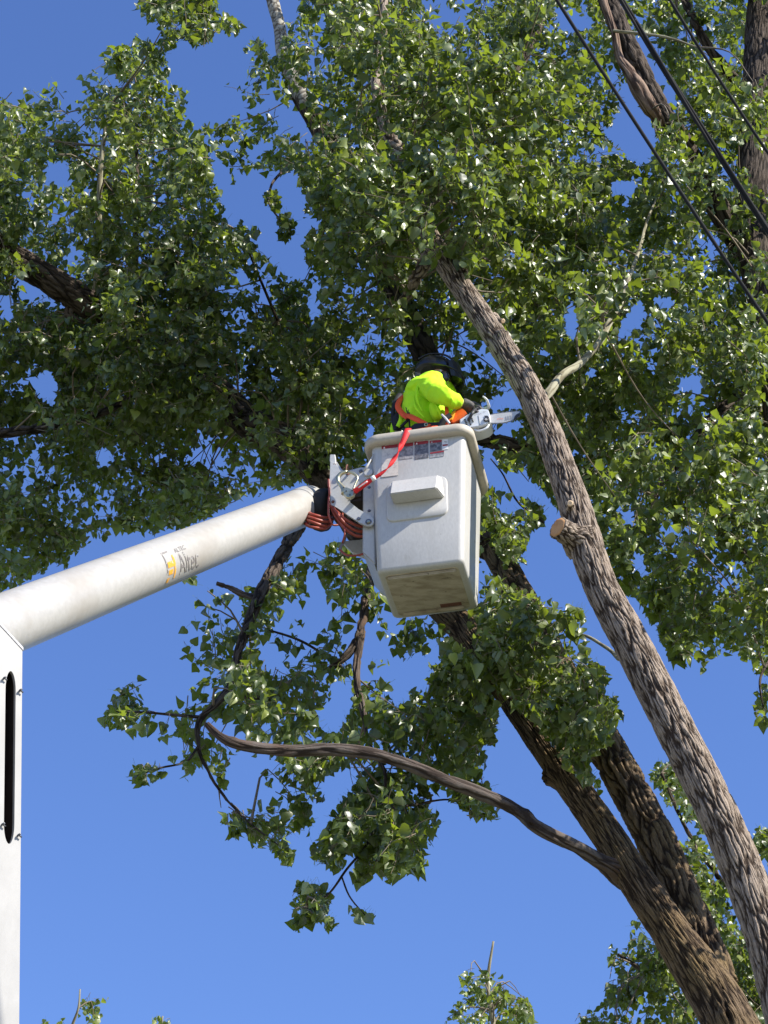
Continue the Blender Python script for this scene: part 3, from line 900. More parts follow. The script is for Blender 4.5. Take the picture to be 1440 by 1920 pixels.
region('fork', LEFT, 12.9, 15.6, 4.9)
region('fork', [(0, 180), (300, 90), (330, 170), (390, 280), (430, 420), (520, 500), (500, 560), (220, 540), (100, 470), (0, 430), (-260, 360), (-260, 200)], 12.2, 13.4, 2.3, .25)  # sunlit look of the upper-left crown put into a lighter leaf colour
region('fork', [(200, 480), (560, 520), (620, 700), (600, 900), (300, 980), (0, 1080), (-200, 1100), (-200, 560), (60, 600)], 13.8, 15.6, 3.8, -.1)
region('fork', [(190, 545), (200, 545), (420, 640), (440, 740), (400, 760), (300, 720), (180, 640)], 12.9, 13.35, 3.2, -.1)
region('lit', [(1075, 610), (1180, 500), (1215, 590), (1130, 690)], 11.4, 11.7, .6)
region('fork', TOPBIT, 11.6, 12.6, 3.0, -.05)
region('fork', CENTRE, 12.9, 15.4, 5.4)
region('lit', [(600, -80), (560, -20), (545, 120), (560, 260), (600, 330), (600, 460), (640, 520), (700, 560), (780, 600), (800, 530), (790, 430), (850, 440), (900, 520), (940, 590), (1010, 640), (1080, 560),
               (1100, 400), (1100, 150), (1060, 60), (1100, -80)], 11.75, 12.9, 3.6, .12)
region('lit', [(640, -80), (1020, -80), (1060, 300), (1030, 470), (940, 500), (870, 470), (845, 430), (800, 440), (770, 470), (690, 440), (620, 330), (600, 100)], 11.0, 11.6, 2.6, .15)
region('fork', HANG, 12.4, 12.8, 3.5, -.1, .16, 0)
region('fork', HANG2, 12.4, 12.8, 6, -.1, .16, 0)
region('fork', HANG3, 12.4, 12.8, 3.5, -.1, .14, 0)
region('right', RIGHT, 12.6, 15.2, 4.8, .02)
region('lit', [(1000, 640), (1060, 560), (1180, 480), (1250, 400), (1330, 460), (1380, 700), (1340, 900), (1200, 1000), (1120, 960), (1090, 860), (1040, 740)], 12.0, 12.8, 1.8, .15)
region('right', [(1260, 120), (1400, 100), (1440, 300), (1500, 900), (1480, 1180), (1280, 1200), (1240, 1000), (1300, 700), (1280, 500), (1220, 400), (1230, 300)], 11.9, 12.8, 1.9, .12)
region('right', [(1475, 900), (1700, 850), (1715, 1500), (1540, 1500), (1480, 1300)], 10.9, 12.2, 3.6)  # unseen leaves past the right edge, added to shade the forked trunk
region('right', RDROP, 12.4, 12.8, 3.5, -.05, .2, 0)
region('fork', LOW, 11.9, 13.9, 3.2)
region('fork', LOWB, 11.9, 12.4, 5, 0, .2, 0)
region('fork', LOWC, 11.9, 13.2, 4.2, -.05)
region('fork', LOWD, 11.9, 12.4, 8, -.05, .2, 0)
region('fork', LOWE, 11.9, 12.4, 5, 0, .16, 0)
for b_ in BITS: region('fork', b_, 12, 12.3, 4, 0, .1, 0)
region('fork', MID, 11.65, 12.35, 5.4, .1, .3)
region('fork', MID, 12.6, 13.6, 2.2, 0, .3)
region('fork', MIDL, 12.0, 12.7, 3.6)
region('fork', HANGR, 12.2, 12.6, 3.0, -.1, .15, 0)
region('fork', HANGL, 12.1, 13.2, 3.2, 0)
region('behind', BEH1, 16.6, 17.6, 5, 0, .3)
region('behind', BEH2, 16.6, 17.8, 5.5, -.05, .3)
region('behind', BEH3, 16.8, 18.4, 6, -.05, .3)
region('behind', BEH4, 16.8, 17.8, 6, 0, .3)
region('behind', BEH5, 16.8, 18.2, 6, 0, .3)
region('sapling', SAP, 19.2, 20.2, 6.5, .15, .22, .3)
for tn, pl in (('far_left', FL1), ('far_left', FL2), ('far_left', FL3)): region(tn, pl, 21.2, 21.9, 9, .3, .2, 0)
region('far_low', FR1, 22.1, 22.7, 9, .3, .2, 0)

GX0, GY0, GX1, GY1, GS = -280, -280, 1720, 2000, 4


def raster(poly):
    xs = np.arange(GX0, GX1, GS) + GS / 2
    ys = np.arange(GY0, GY1, GS) + GS / 2
    X, Y = np.meshgrid(xs, ys)
    ins = np.zeros(X.shape, bool)
    poly = np.asarray(poly, float)
    n = len(poly)
    for i in range(n):
        x1, y1 = poly[i]
        x2, y2 = poly[(i + 1) % n]
        if y1 == y2: continue
        c = ((y1 > Y) != (y2 > Y)) & (X < (x2 - x1) * (Y - y1) / (y2 - y1) + x1)
        ins ^= c
    return ins


allow = np.zeros(raster(REG[0]['poly']).shape, bool)
for r_ in REG:
    r_['mask'] = raster(r_['poly'])
    allow |= r_['mask']
for h_ in HOLES:
    allow &= ~raster(h_)


def inside(mask, px, py):
    i = ((py - GY0) / GS).astype(int)
    j = ((px - GX0) / GS).astype(int)
    ok = (i >= 0) & (j >= 0) & (i < mask.shape[0]) & (j < mask.shape[1])
    out = np.zeros(len(px), bool)
    out[ok] = mask[i[ok], j[ok]]
    return out


def gnoise(px, py, sc, s):
    return vnoise(px / sc + 50, py / sc + 50, 100000, s)


# leaf templates: broad deltoid blades with a folded, curled surface
def leaf_template(fold, curl, wob, skew):
    mid = [(0, 0), (0, .33), (0, .68), (0, 1.05)]
    rt = [(.22, -.06), (.46, .07), (.50, .28), (.31, .60), (.10, .86)]
    V = [(x, y) for x, y in mid] + [(x, y) for x, y in rt] + [(-x * (1 + skew), y) for x, y in rt]
    V3 = []
    for k, (x, y) in enumerate(V):
        z = abs(x) * fold + curl * (y - .3) ** 2 + wob * math.sin(x * 6 + y * 5) * abs(x)
        V3.append((x, y, z))
    r, l = 4, 9
    Q = [(0, r, r + 1, 1), (1, r + 2, r + 3, 2), (1, 0, l + 1, l + 1), ]
    T = [(0, r, r + 1), (0, r + 1, 1), (1, r + 1, r + 2), (1, r + 2, 2), (2, r + 2, r + 3), (2, r + 3, 3), (3, r + 3, r + 4)]
    T += [(0, l + 1, l), (0, 1, l + 1), (1, l + 2, l + 1), (1, 2, l + 2), (2, l + 3, l + 2), (2, 3, l + 3), (3, l + 4, l + 3)]
    # petiole
    p = len(V3)
    V3 += [(.012, -.02, .0), (-.012, -.02, 0), (.010, -.75, .10), (-.010, -.75, .10)]
    T += [(p, p + 1, p + 2), (p + 1, p + 3, p + 2)]
    return np.array(V3), np.array(T)


TEMPL = [leaf_template(.35, -.25, .10, 0), leaf_template(-.15, -.5, .2, .1), leaf_template(.6, .2, .05, -.1), leaf_template(.1, -.1, .25, .05), leaf_template(.9, -.3, .1, 0), leaf_template(-.45, .9, .15, .12), leaf_template(.25, -1.1, .35, -.08), leaf_template(1.3, .3, .2, .05)]


def rotm(x, y, z):
    return np.stack([x, y, z], -1)


def nrm(a):
    return a / np.linalg.norm(a, axis=-1, keepdims=True)


leafs = {k: [] for k in TREES}       # arrays: pos, R(3x3), size, tone
twigs = {k: [] for k in TREES}       # polylines, radii

CRNG = np.random.default_rng(5)
AVAIL = inside


def spray(tree, origin, direction, length, tone, leaves_n, test=True, region_mask=None):
    """one leafy shoot: a drooping stem with leaves on petioles"""
    g = CRNG
    n = 5
    p = [np.array(origin)]
    d = np.array(direction)
    for i in range(n):
        d = nrm(d + g.normal(0, .18, 3) + np.array([0, 0, -.10]))
        p.append(p[-1] + d * length / n)
    p = np.array(p)
    k = leaves_n
    t = np.linspace(.12, 1.0, k) + g.uniform(-.03, .03, k)
    t = np.clip(t, 0, .999)
    seg = (t * n).astype(int)
    f = t * n - seg
    base = p[seg] * (1 - f)[:, None] + p[seg + 1] * f[:, None]
    sd = nrm(p[seg + 1] - p[seg])
    rnd = nrm(g.normal(0, 1, (k, 3)))
    out = nrm(np.cross(sd, rnd))
    # blades hang from slack petioles
    ydir = nrm(out * .75 + sd * .25 + np.array([0, 0, -.80]) + g.normal(0, .28, (k, 3)))
    nn = g.normal(0, 1, (k, 3)) + np.array([.50, -.62, .18])
    z = nrm(nn - ydir * np.sum(nn * ydir, 1, keepdims=True))
    x = np.cross(ydir, z)
    size = g.normal(.062, .016, k).clip(.030, .105)
    size = size * np.where(t > .85, .75, 1)
    pos = base + ydir * size[:, None] * .72
    c = pos + ydir * size[:, None] * .45
    px, py, dd = project(c)
    if test:
        tx, ty, _ = project(pos + ydir * size[:, None] * .85)
        ex, ey, _ = project(c + x * size[:, None] * .42)
        fx_, fy_, _ = project(c - x * size[:, None] * .42)
        keep = inside(allow, px, py)
        if length > .17: keep &= inside(allow, tx, ty) & inside(allow, ex, ey) & inside(allow, fx_, fy_)
    else:
        keep = np.ones(k, bool)
    if keep.sum() == 0: return
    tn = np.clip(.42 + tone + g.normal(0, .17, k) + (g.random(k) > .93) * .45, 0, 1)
    leafs[tree].append((pos[keep], rotm(x, ydir, z)[keep], size[keep], tn[keep], px[keep], py[keep], dd[keep]))
    last = seg[keep].max() + 2
    sx, sy, _ = project(p[:last])
    ok = inside(allow, sx, sy)
    if not ok[0] and not ok[1]: return
    while last > 2 and not ok[:last].all(): last -= 1
    if last < 2 or not ok[:last].all(): return
    twigs[tree].append((p[:last], .0042 * (length / .42) ** .5, .0016))


def nearest_skel(tree, q):
    best = None
    for path, rad in SKEL[tree]:
        dd = np.linalg.norm(path - q, axis=1)
        i = int(dd.argmin())
        if best is None or dd[i] < best[0]: best = (dd[i], path[i], rad[i])
    return best


# obstacles: leaves must not stick out of the boom, bucket or person, so masses stay behind them (Y limits above)
for ri, rg_ in enumerate(REG):
    m = rg_['mask'] & allow
    idx = np.argwhere(m)
    if len(idx) == 0: continue
    area = len(idx) * GS * GS
    nclump = max(3, int(area / 10000.0 * rg_['dens'] * (.74 if area > 90000 else 1.15 if area > 30000 else 2.6)))
    g = CRNG
    tl = rg_['tl']
    tries = 0
    made = 0
    while made < nclump and tries < nclump * 12:
        tries += 1
        i, j = idx[g.integers(len(idx))]
        px = GX0 + j * GS + g.uniform(0, GS)
        py = GY0 + i * GS + g.uniform(0, GS)
        dn_ = .6 * gnoise(np.array([px]), np.array([py]), 120., 3)[0] + .4 * gnoise(np.array([px]), np.array([py]), 55., 9 + ri)[0]
        if dn_ < rg_['gap'] * .85 and g.random() > .22: continue
        off = (px < -120 or px > 1560 or py < -120)
        if off and g.random() < .35: continue
        made += 1
        Y = g.uniform(rg_['y0'], rg_['y1'])
        c = np.array(PY(px, py, Y))
        # a short branchlet towards the nearest limb carries several sprays
        ns = nearest_skel(rg_['tree'], c)
        root = None
        if ns is not None and .10 < ns[0] < 1.35 and (g.random() < .55):
            root = ns[1]
            mid = (c + root) / 2 + g.normal(0, .07, 3) + np.array([0, 0, .08])
            # branchlets are only built where leaves may hide or carry them
            path, rr = catmull([tuple(root), tuple(mid), tuple(c)], [.011, .007, .004], .12)
            bx, by, _ = project(path)
            ok = inside(allow, bx, by)
            if ok.mean() > .97: twigs[rg_['tree']].append((path, .010, .0035))
        main = nrm(g.normal(0, 1, 3) * np.array([1, .8, .7]) + np.array([-.1, 0, -.25]))
        if root is not None: main = nrm(main + nrm(c - root) * .9)
        k = g.integers(6, 10) if tl > .25 else g.integers(2, 4)
        for s in range(k):
            o = c + g.normal(0, .075 if tl > .25 else .03, 3)
            dr = nrm(main + g.normal(0, .55, 3))
            L = tl * g.uniform(.55, 1.1)
            spray(rg_['tree'], o, dr, L, rg_['tone'], max(4, int(L / .026)))


# the thin outer shoots carry leaves all the way to their tips
for sp in SHOOTS:
    for i in range(1, len(sp)):
        u = i / len(sp)
        t_ = sp[i] - sp[i - 1]
        for _ in range(1 if u < .35 else 2 if u < .7 else 4):
            d_ = nrm(nrm(t_) * .6 + CRNG.normal(0, .6, 3) + np.array([0, 0, -.35]))
            spray('fork', sp[i] + CRNG.normal(0, .015, 3), d_, float(CRNG.uniform(.09, .165)), -.03, int(CRNG.integers(3, 6)), True)


def build_leaves(name, tree, pos, Rm, size, tone, parent):
    Vs, Ts, As = [], [], []
    base = 0
    ti = CRNG.integers(0, len(TEMPL), len(pos))
    for k, (tv, tt) in enumerate(TEMPL):
        s = ti == k
        if not s.any(): continue
        n = s.sum()
        v = np.einsum('nij,vj->nvi', Rm[s], tv) * size[s][:, None, None] + pos[s][:, None, :]
        Vs.append(v.reshape(-1, 3))
        Ts.append((tt[None] + (np.arange(n) * len(tv))[:, None, None] + base).reshape(-1, 3))
        As.append(np.repeat(tone[s], len(tv)))
        base += n * len(tv)
    me = arr_mesh(name, np.vstack(Vs), None, np.vstack(Ts), {'tone': np.concatenate(As)})
    return link(name, me, M['leaf'], parent, True)


# shared single-leaf meshes for the leaves picked out one by one
LEAFM = []
for k, (tv, tt) in enumerate(TEMPL):
    for tn in (.25, .45, .65, 1.0):
        me = arr_mesh('leaf', tv, None, tt, {'tone': [tn] * len(tv)})
        me.materials.append(M['leaf'])
        me.polygons.foreach_set('use_smooth', np.ones(len(me.polygons), dtype=bool))
        LEAFM.append((tn, me))

total = 0
for tree, L in leafs.items():
    if not L: continue
    pos = np.vstack([a[0] for a in L])
    Rm = np.concatenate([a[1] for a in L])
    size = np.concatenate([a[2] for a in L])
    tone = np.concatenate([a[3] for a in L])
    px = np.concatenate([a[4] for a in L])
    py = np.concatenate([a[5] for a in L])
    dd = np.concatenate([a[6] for a in L])
    total += len(pos)
    root = TREES[tree]
    # leaves that show largest: near, broadside, in frame, front of everything in their little cell
    view = nrm(np.array(CAM)[None] - pos)
    face = np.abs(np.sum(view * Rm[:, :, 2], 1))
    cell = (px // 14).astype(int) * 1000 + (py // 14).astype(int)
    score = face * (size / dd) ** 2 * 1e4
    infr = (px > 4) & (px < 1436) & (py > 4) & (py < 1916)
    order = np.argsort(dd)
    seen = set()
    front = []
    for i in order:
        if not infr[i]: continue
        if cell[i] in seen: continue
        seen.add(cell[i])
        front.append(i)
    front = np.array(front)
    pick = front[np.argsort(-score[front])][:295] if len(front) else np.array([], int)
    rest = np.ones(len(pos), bool)
    rest[pick] = False
    if rest.sum():
        o = build_leaves('foliage', tree, pos[rest], Rm[rest], size[rest], tone[rest], root)
        o['kind'] = 'stuff'
    off = np.array(root.location)
    for i in pick:
        kk = int(CRNG.integers(0, len(TEMPL)))
        tn = min(range(4), key=lambda q: abs((.25, .45, .65, 1.0)[q] - tone[i]))
        o = bpy.data.objects.new('leaf', LEAFM[kk * 4 + tn][1])
        COL.objects.link(o)
        o.parent = root
        mw = Matrix([list(Rm[i][r] * size[i]) + [pos[i][r] - off[r]] for r in range(3)] + [[0, 0, 0, 1]])
        o.matrix_basis = mw
    # stems
    Vs, Qs, base = [], [], 0
    for p, ra, rb in twigs[tree]:
        if len(p) < 2: continue
        V, Q, _, _ = tube_arr(np.asarray(p), np.linspace(ra, rb, len(p)), 4, False)
        Vs.append(V)
        Qs.append(Q + base)
        base += len(V)
    if Vs:
        o = link('twigs', arr_mesh('twigs', np.vstack(Vs), np.vstack(Qs)), M['twig'], root)
        o['kind'] = 'stuff'
print('LEAVES', total, {k: sum(len(a[0]) for a in v) for k, v in leafs.items()})

# ================================================================== AERIAL LIFT
YAW = R(12)
bu_ = Vector((math.cos(YAW), -math.sin(YAW), 0))     # along the bucket's front face, to the right
bv_ = Vector((math.sin(YAW), math.cos(YAW), 0))      # away from the viewer
bz_ = Vector((0, 0, 1))
D0 = 14.2
BO = P(787, 1063, D0)                                 # middle of the lower front edge
BH = 1.095


def L2W(x, y, z):
    return BO + bu_ * x + bv_ * y + bz_ * z


def PB(px, py, yl):
    """point on the plane parallel to the bucket's front, yl metres behind it"""
    r = ray(px, py)
    t = ((BO + bv_ * yl) - CAM).dot(bv_) / r.dot(bv_)
    return CAM + r * t


def fy(z):                                            # lean of the front face
    return -.03 * z / BH


def rrect(x0, x1, y0, y1, r, n=5):
    pts = []
    for cx, cy, a0 in ((x1 - r, y1 - r, 0), (x0 + r, y1 - r, 90), (x0 + r, y0 + r, 180), (x1 - r, y0 + r, 270)):
        for k in range(n + 1):
            a = R(a0 + 90 * k / n)
            pts.append((cx + r * math.cos(a), cy + r * math.sin(a)))
    return pts


def loft(bm, rings, cap0=True, cap1=True):
    vr = [[bm.verts.new(p) for p in ring] for ring in rings]
    n = len(vr[0])
    for a, b in zip(vr, vr[1:]):
        for i in range(n):
            bm.faces.new((a[i], a[(i + 1) % n], b[(i + 1) % n], b[i]))
    if cap0: bm.faces.new(list(reversed(vr[0])))
    if cap1: bm.faces.new(vr[-1])
    return vr


def box_local(bm, x0, x1, y0, y1, z0, z1, r=.006, seg=2):
    """bevelled box in bucket coordinates"""
    vs = []
    b2 = bmesh.new()
    bmesh.ops.create_cube(b2, size=1)
    for v in b2.verts:
        v.co = Vector(((x0 + x1) / 2 + v.co.x * (x1 - x0), (y0 + y1) / 2 + v.co.y * (y1 - y0), (z0 + z1) / 2 + v.co.z * (z1 - z0)))
    if r: bmesh.ops.bevel(b2, geom=b2.edges[:], offset=r, segments=seg, affect='EDGES')
    mp = {v: bm.verts.new(L2W(*v.co)) for v in b2.verts}
    for f in b2.faces: bm.faces.new([mp[v] for v in f.verts])
    b2.free()


def sec(z, hw0, hw1, yf, yb, r, k=1.0):
    return [L2W(x, y, z) for x, y in rrect(hw0, hw1, yf, yb, r)]


lift = empty('aerial_lift', (-1.45, 11.3, 0),
             'white aerial lift with square lower boom, round upper boom and bucket among the branches', 'aerial lift')


def half(z):
    t = z / BH
    return (-.286 - .034 * t, .286 + .040 * t)


# bucket shell: outer wall, mouth, inner wall, floor
DEP0, DEP1 = .55, .62
bm = bmesh.new()
rings = []
for z, ins in ((0.0, .026), (.004, .014), (.013, .004), (.028, 0)):
    a, b = half(z)
    rings.append(sec(z, a + ins, b - ins, fy(z) + ins, DEP0 - ins, .040))
for z in (.3, .6, .9, BH - .02):
    a, b = half(z)
    rings.append(sec(z, a, b, fy(z), DEP0 + (DEP1 - DEP0) * z / BH, .040))
for z in (BH - .02, .6, .12):
    a, b = half(z)
    rings.append(sec(z, a + .014, b - .014, fy(z) + .014, DEP0 + (DEP1 - DEP0) * z / BH - .014, .045))
loft(bm, rings)
bucket = bm_link('bucket', bm, M['gelcoat'], lift, autosmooth=50)


def bpart(name, bm, mat, **k):
    return bm_link(name, bm, mat, bucket, **k)


# rolled lip round the mouth
bm = bmesh.new()
a, b = half(BH)
prof = [(.0, -.070), (.030, -.073), (.047, -.064), (.053, -.04), (.050, -.012), (.040, .0), (.018, .004), (-.012, .0), (-.016, -.03), (-.002, -.05)]
path = rrect(a, b, fy(BH), DEP1, .06, 8)
n = len(path)
vr = []
for i in range(n):
    p0, p1 = Vector(path[i - 1]), Vector(path[(i + 1) % n])
    t = (p1 - p0).normalized()
    nn = Vector((t.y, -t.x))
    vr.append([bm.verts.new(L2W(path[i][0] + nn.x * o, path[i][1] + nn.y * o, BH + dz)) for o, dz in prof])
for i in range(n):
    A, B = vr[i], vr[(i + 1) % n]
    for k in range(len(prof)):
        bm.faces.new((A[k], A[(k + 1) % len(prof)], B[(k + 1) % len(prof)], B[k]))
bpart('rim', bm, M['rim'], autosmooth=60)

# underside: grimy pan with two skid ribs
bm = bmesh.new()
loft(bm, [sec(-.004, -.235, .235, .05, DEP0 - .05, .03), sec(-.0005, -.24, .24, .045, DEP0 - .045, .03)])
bpart('floor_pan', bm, M['pan'])
for y0, y1, x0, x1 in ((.055, .085, -.225, .225), (DEP0 - .085, DEP0 - .055, -.21, .205)):
    bm = bmesh.new()
    box_local(bm, x0, x1, y0, y1, -.022, -.003, .007)
    bpart('skid_rib', bm, M['pan'], autosmooth=50)
bm = bmesh.new()
box_local(bm, .05, .19, DEP0 - .125, DEP0 - .09, -.008, -.003, .001)
bpart('worn_patch', bm, M['rust'])

# step moulded on the front with its raised surround
zc = .565
bm = bmesh.new()
rg = []
for off, ins in ((.0, 0), (-.009, .002), (-.012, .006)):
    rg.append([L2W(x, fy(zc + zz) + off, zc + zz) for x, zz in
               [(xx, zz) for xx, zz in rrect(-.215 + ins, .195 - ins, -.185 + ins, .135 - ins, .05, 5)]])
loft(bm, rg)
bpart('step_surround', bm, M['gelcoat'], autosmooth=50)
bm = bmesh.new()
zt, zb = zc + .115, zc - .045
pts0 = [L2W(-.175, fy(zt) - .010, zt + .006), L2W(.165, fy(zt) - .010, zt + .006), L2W(.178, fy(zb) - .010, zb - .006), L2W(-.163, fy(zb) - .010, zb - .006)]
pts1 = [L2W(-.168, fy(zt) - .050, zt - .0), L2W(.143, fy(zt) - .050, zt - .0), L2W(.143, fy(zb) - .122, zb), L2W(-.168, fy(zb) - .122, zb)]
v0 = [bm.verts.new(p) for p in pts0]
v1 = [bm.verts.new(p) for p in pts1]
bm.faces.new(v1)
bm.faces.new(list(reversed(v0)))
for i in range(4): bm.faces.new((v0[i], v0[(i + 1) % 4], v1[(i + 1) % 4], v1[i]))
bmesh.ops.bevel(bm, geom=[e for e in bm.edges], offset=.007, segments=3, affect='EDGES')
bpart('step', bm, M['gelcoat'], autosmooth=40)

# mounting pocket on the left flank
bm = bmesh.new()
pr = [(-.30, .98), (-.385, .90), (-.385, .20), (-.30, .09)]
rg = [[L2W(x, y, z) for x, z in pr] for y in (.035, .42)]
loft(bm, rg)
bmesh.ops.bevel(bm, geom=[e for e in bm.edges], offset=.008, segments=2, affect='EDGES')
bpart('mounting_pocket', bm, M['gelcoat'], autosmooth=40)

# placards
def label_quad(name, corners, mat, off=.0025, parent=None, th=.001):
    """corners in photo pixels, clockwise from top left; laid just proud of the front face"""
    bm = bmesh.new()
    W_ = []
    for (px, py) in corners:
        p = PB(px, py, 0)
        z = (p - BO).z
        for _ in range(3):
            p = PB(px, py, fy(z) - off)
            z = (p - BO).z
        W_.append(p)
    v = [bm.verts.new(p) for p in W_]
    w = [bm.verts.new(p + bv_ * th) for p in W_]
    f = bm.faces.new(v)
    for i in range(4): bm.faces.new((v[i], w[i], w[(i + 1) % 4], v[(i + 1) % 4]))
    bm.faces.new(list(reversed(w)))
    uv = bm.loops.layers.uv.new('UVMap')
    for ff in bm.faces:
        for l in ff.loops:
            q = l.vert.co - BO
            l[uv].uv = (q.dot(bu_), q.z)
    me = bpy.data.meshes.new(name)
    bm.normal_update()
    bm.to_mesh(me)
    bm.free()
    return link(name, me, mat, parent or bucket, False), W_


def text_mesh(txt, size, shear=0.0, ex=.0):
    cu = bpy.data.curves.new('t', 'FONT')
    cu.body = txt
    cu.size = size
    cu.extrude = ex
    cu.shear = shear
    cu.resolution_u = 3
    o = bpy.data.objects.new('t', cu)
    COL.objects.link(o)
    dg = bpy.context.evaluated_depsgraph_get()
    me = bpy.data.meshes.new_from_object(o.evaluated_get(dg))
    bpy.data.objects.remove(o)
    me.materials.clear()
    return me


def front_text(name, txt, px, py, width_px, h_px, mat, parent, off=.0045):
    me = text_mesh(txt, 1.0)
    V = np.zeros(len(me.vertices) * 3)
    me.vertices.foreach_get('co', V)
    V = V.reshape(-1, 3)
    x0, x1 = V[:, 0].min(), V[:, 0].max()
    y0, y1 = V[:, 1].min(), V[:, 1].max()
    p0 = PB(px, py, -off)
    sc = width_px / 281.0 / .978
    sh = h_px / 281.0 / .788
    z0 = (p0 - BO).z
    out = []
    for v in V:
        z = (v[1] - y0) / (y1 - y0) * sh
        q = p0 + bu_ * ((v[0] - x0) / (x1 - x0) * sc) + bz_ * z
        q = q + bv_ * (fy(z0 + z) - 0)
        out.append(q)
    me.vertices.foreach_set('co', np.array(out).ravel())
    me.update()
    return link(name, me, mat, parent, False)


labs = [  # body quad, header quad, body material
    ([(716, 838.5), (746, 834), (746, 891), (715, 895)], [(715.5, 836.5), (746, 832.5), (746, 838.5), (715.5, 842)], 'label_pale'),
    ([(748.5, 834), (774.5, 831), (774.5, 858.5), (748.5, 862)], [(748, 832), (774.5, 829.5), (774.5, 835.5), (748, 838.5)], 'label_grey'),
    ([(777.3, 830), (803, 827), (803.5, 858), (777.5, 861.5)], [(777, 828.6), (803, 826), (803, 831), (777, 834.5)], 'label_dark'),
    ([(806.3, 827.5), (828, 825.5), (832.5, 843.5), (832.5, 855), (806.5, 858.5)][:2] + [(828, 844.5), (806.3, 847)], [(806, 826.5), (828, 824.5), (828, 828.5), (806, 831)], 'label_dark'),
]
for body, head, mt in labs:
    o, _ = label_quad('placard', body, M[mt], .0025)
    h, _ = label_quad('placard_header', head, M['print_red'], .0037, o)
    (hx0, hy0), (hx1, hy1), (hx2, hy2), (hx3, hy3) = head
    wd = hx1 - hx0
    front_text('lettering', 'DANGER', hx0 + wd * .28, hy3 - 1.2, wd * .56, 3.0, M['print_white'], o, .0052)
    label_quad('warning_triangle', [(hx0 + wd * .16, hy0 + 1.0), (hx0 + wd * .17, hy0 + 1.0), (hx0 + wd * .23, hy3 - 1.4), (hx0 + wd * .10, hy3 - 1.2)], M['print_white'], .0050, o)
o, _ = label_quad('placard', [(806.5, 849), (832.5, 845), (832.5, 855), (806.5, 858.6)], M['label_grey'], .0025)
label_quad('placard_header', [(806.5, 848.5), (832.5, 844.6), (832.5, 847.2), (806.5, 851)], M['print_red'], .0037, o)
o, _ = label_quad('placard', [(829, 824), (840, 823), (840.5, 842), (829, 843.5)], M['print_white'], .0025)
label_quad('placard_header', [(829.8, 833.5), (839.5, 832.5), (839.6, 835.2), (829.8, 836.4)], M['print_red'], .0037, o)
label_quad('symbol_bar', [(833, 827.5), (838.5, 828.2), (838.6, 829.3), (833, 828.8)], M['print_grey'], .0037, o)
label_quad('placard_seam', [(714.8, 894.6), (746.4, 890.8), (746.4, 891.4), (714.8, 895.3)], M['print_grey'], .0037)


# ---- knuckle plates between bucket and boom
def plate(name, poly, yl, th, mat, parent=lift, bev=.002):
    bm = bmesh.new()
    f0 = [bm.verts.new(PB(x, y, yl)) for x, y in poly]
    f1 = [bm.verts.new(v.co + bv_ * th) for v in f0]
    bm.faces.new(f0)
    bm.faces.new(list(reversed(f1)))
    n = len(f0)
    for i in range(n): bm.faces.new((f0[i], f1[i], f1[(i + 1) % n], f0[(i + 1) % n]))
    if bev: bmesh.ops.bevel(bm, geom=bm.edges[:], offset=bev, segments=1, affect='EDGES')
    return bm_link(name, bm, mat, parent)


def disc(name, px, py, r, yl, th, mat, parent, n=14, hexa=False):
    bm = bmesh.new()
    c = PB(px, py, yl)
    k = 6 if hexa else n
    rg = [[c + bv_ * o + bu_ * (rr * math.cos(2 * math.pi * i / k)) + bz_ * (rr * math.sin(2 * math.pi * i / k)) for i in range(k)]
          for o, rr in ((0, r * .86), (.003, r), (th, r))]
    loft(bm, rg)
    return bm_link(name, bm, mat, parent)


def px_tube(name, pts, r, mat, parent, ns=8, step=.012, cap=True):
    path, rad = catmull([tuple(p) for p in pts], r if hasattr(r, '__len__') else [r] * len(pts), step)
    V, Q, T_, _ = tube_arr(path, rad, ns)
    return link(name, arr_mesh(name, V, Q, T_), mat, parent)


poly = [(619, 864), (629, 868), (637, 882), (641, 885), (655, 883), (673, 878), (690, 879), (697, 880), (700, 885), (697, 892), (680, 902),
        (660, 919), (655, 934), (656, 942), (672, 955), (694, 966), (700, 972), (701, 979), (696, 985), (688, 986), (676, 981), (650, 964),
        (634, 953), (620, 946), (618, 922), (617, 899), (619, 897)]
kn = plate('knuckle_plate', poly, .0, .018, M['plate'])
plate('knuckle_plate', [(x + 3, y - 2) for x, y in poly], .26, .018, M['plate'])
disc('bolt', 690.5, 977, .021, -.010, .02, M['bolt'], kn)
disc('bolt_head', 690.5, 977, .011, -.020, .02, M['zinc'], kn, hexa=True)
disc('bolt', 672, 971.5, .013, -.008, .02, M['bolt'], kn, hexa=True)
disc('bolt', 656, 936, .006, -.004, .02, M['bolt'], kn, hexa=True)
disc('bolt', 624, 940, .011, -.006, .02, M['rust'], kn)
disc('bolt', 676, 882, .013, -.010, .02, M['bolt'], kn)
disc('pin_cap', 690, 885, .030, -.016, .03, M['plate'], kn, 20)
disc('bolt', 692, 913, .012, .03, .02, M['bolt'], kn, hexa=True)
disc('bolt', 692, 957, .012, .03, .02, M['bolt'], kn, hexa=True)
plate('bracket_arm', [(618, 864), (619, 852), (628, 852), (630, 870)], .02, .03, M['plate'])
px_tube('guide_rod', [PB(682, 883, -.02), PB(687, 876, -.03), PB(693, 866, -.03), PB(701, 851, -.02)], [.007, .010, .006, .003], M['plate'], kn, 6)
plate('mount_angle', [(683, 900), (697, 893), (697, 968), (683, 968)], .04, .02, M['gelcoat'])
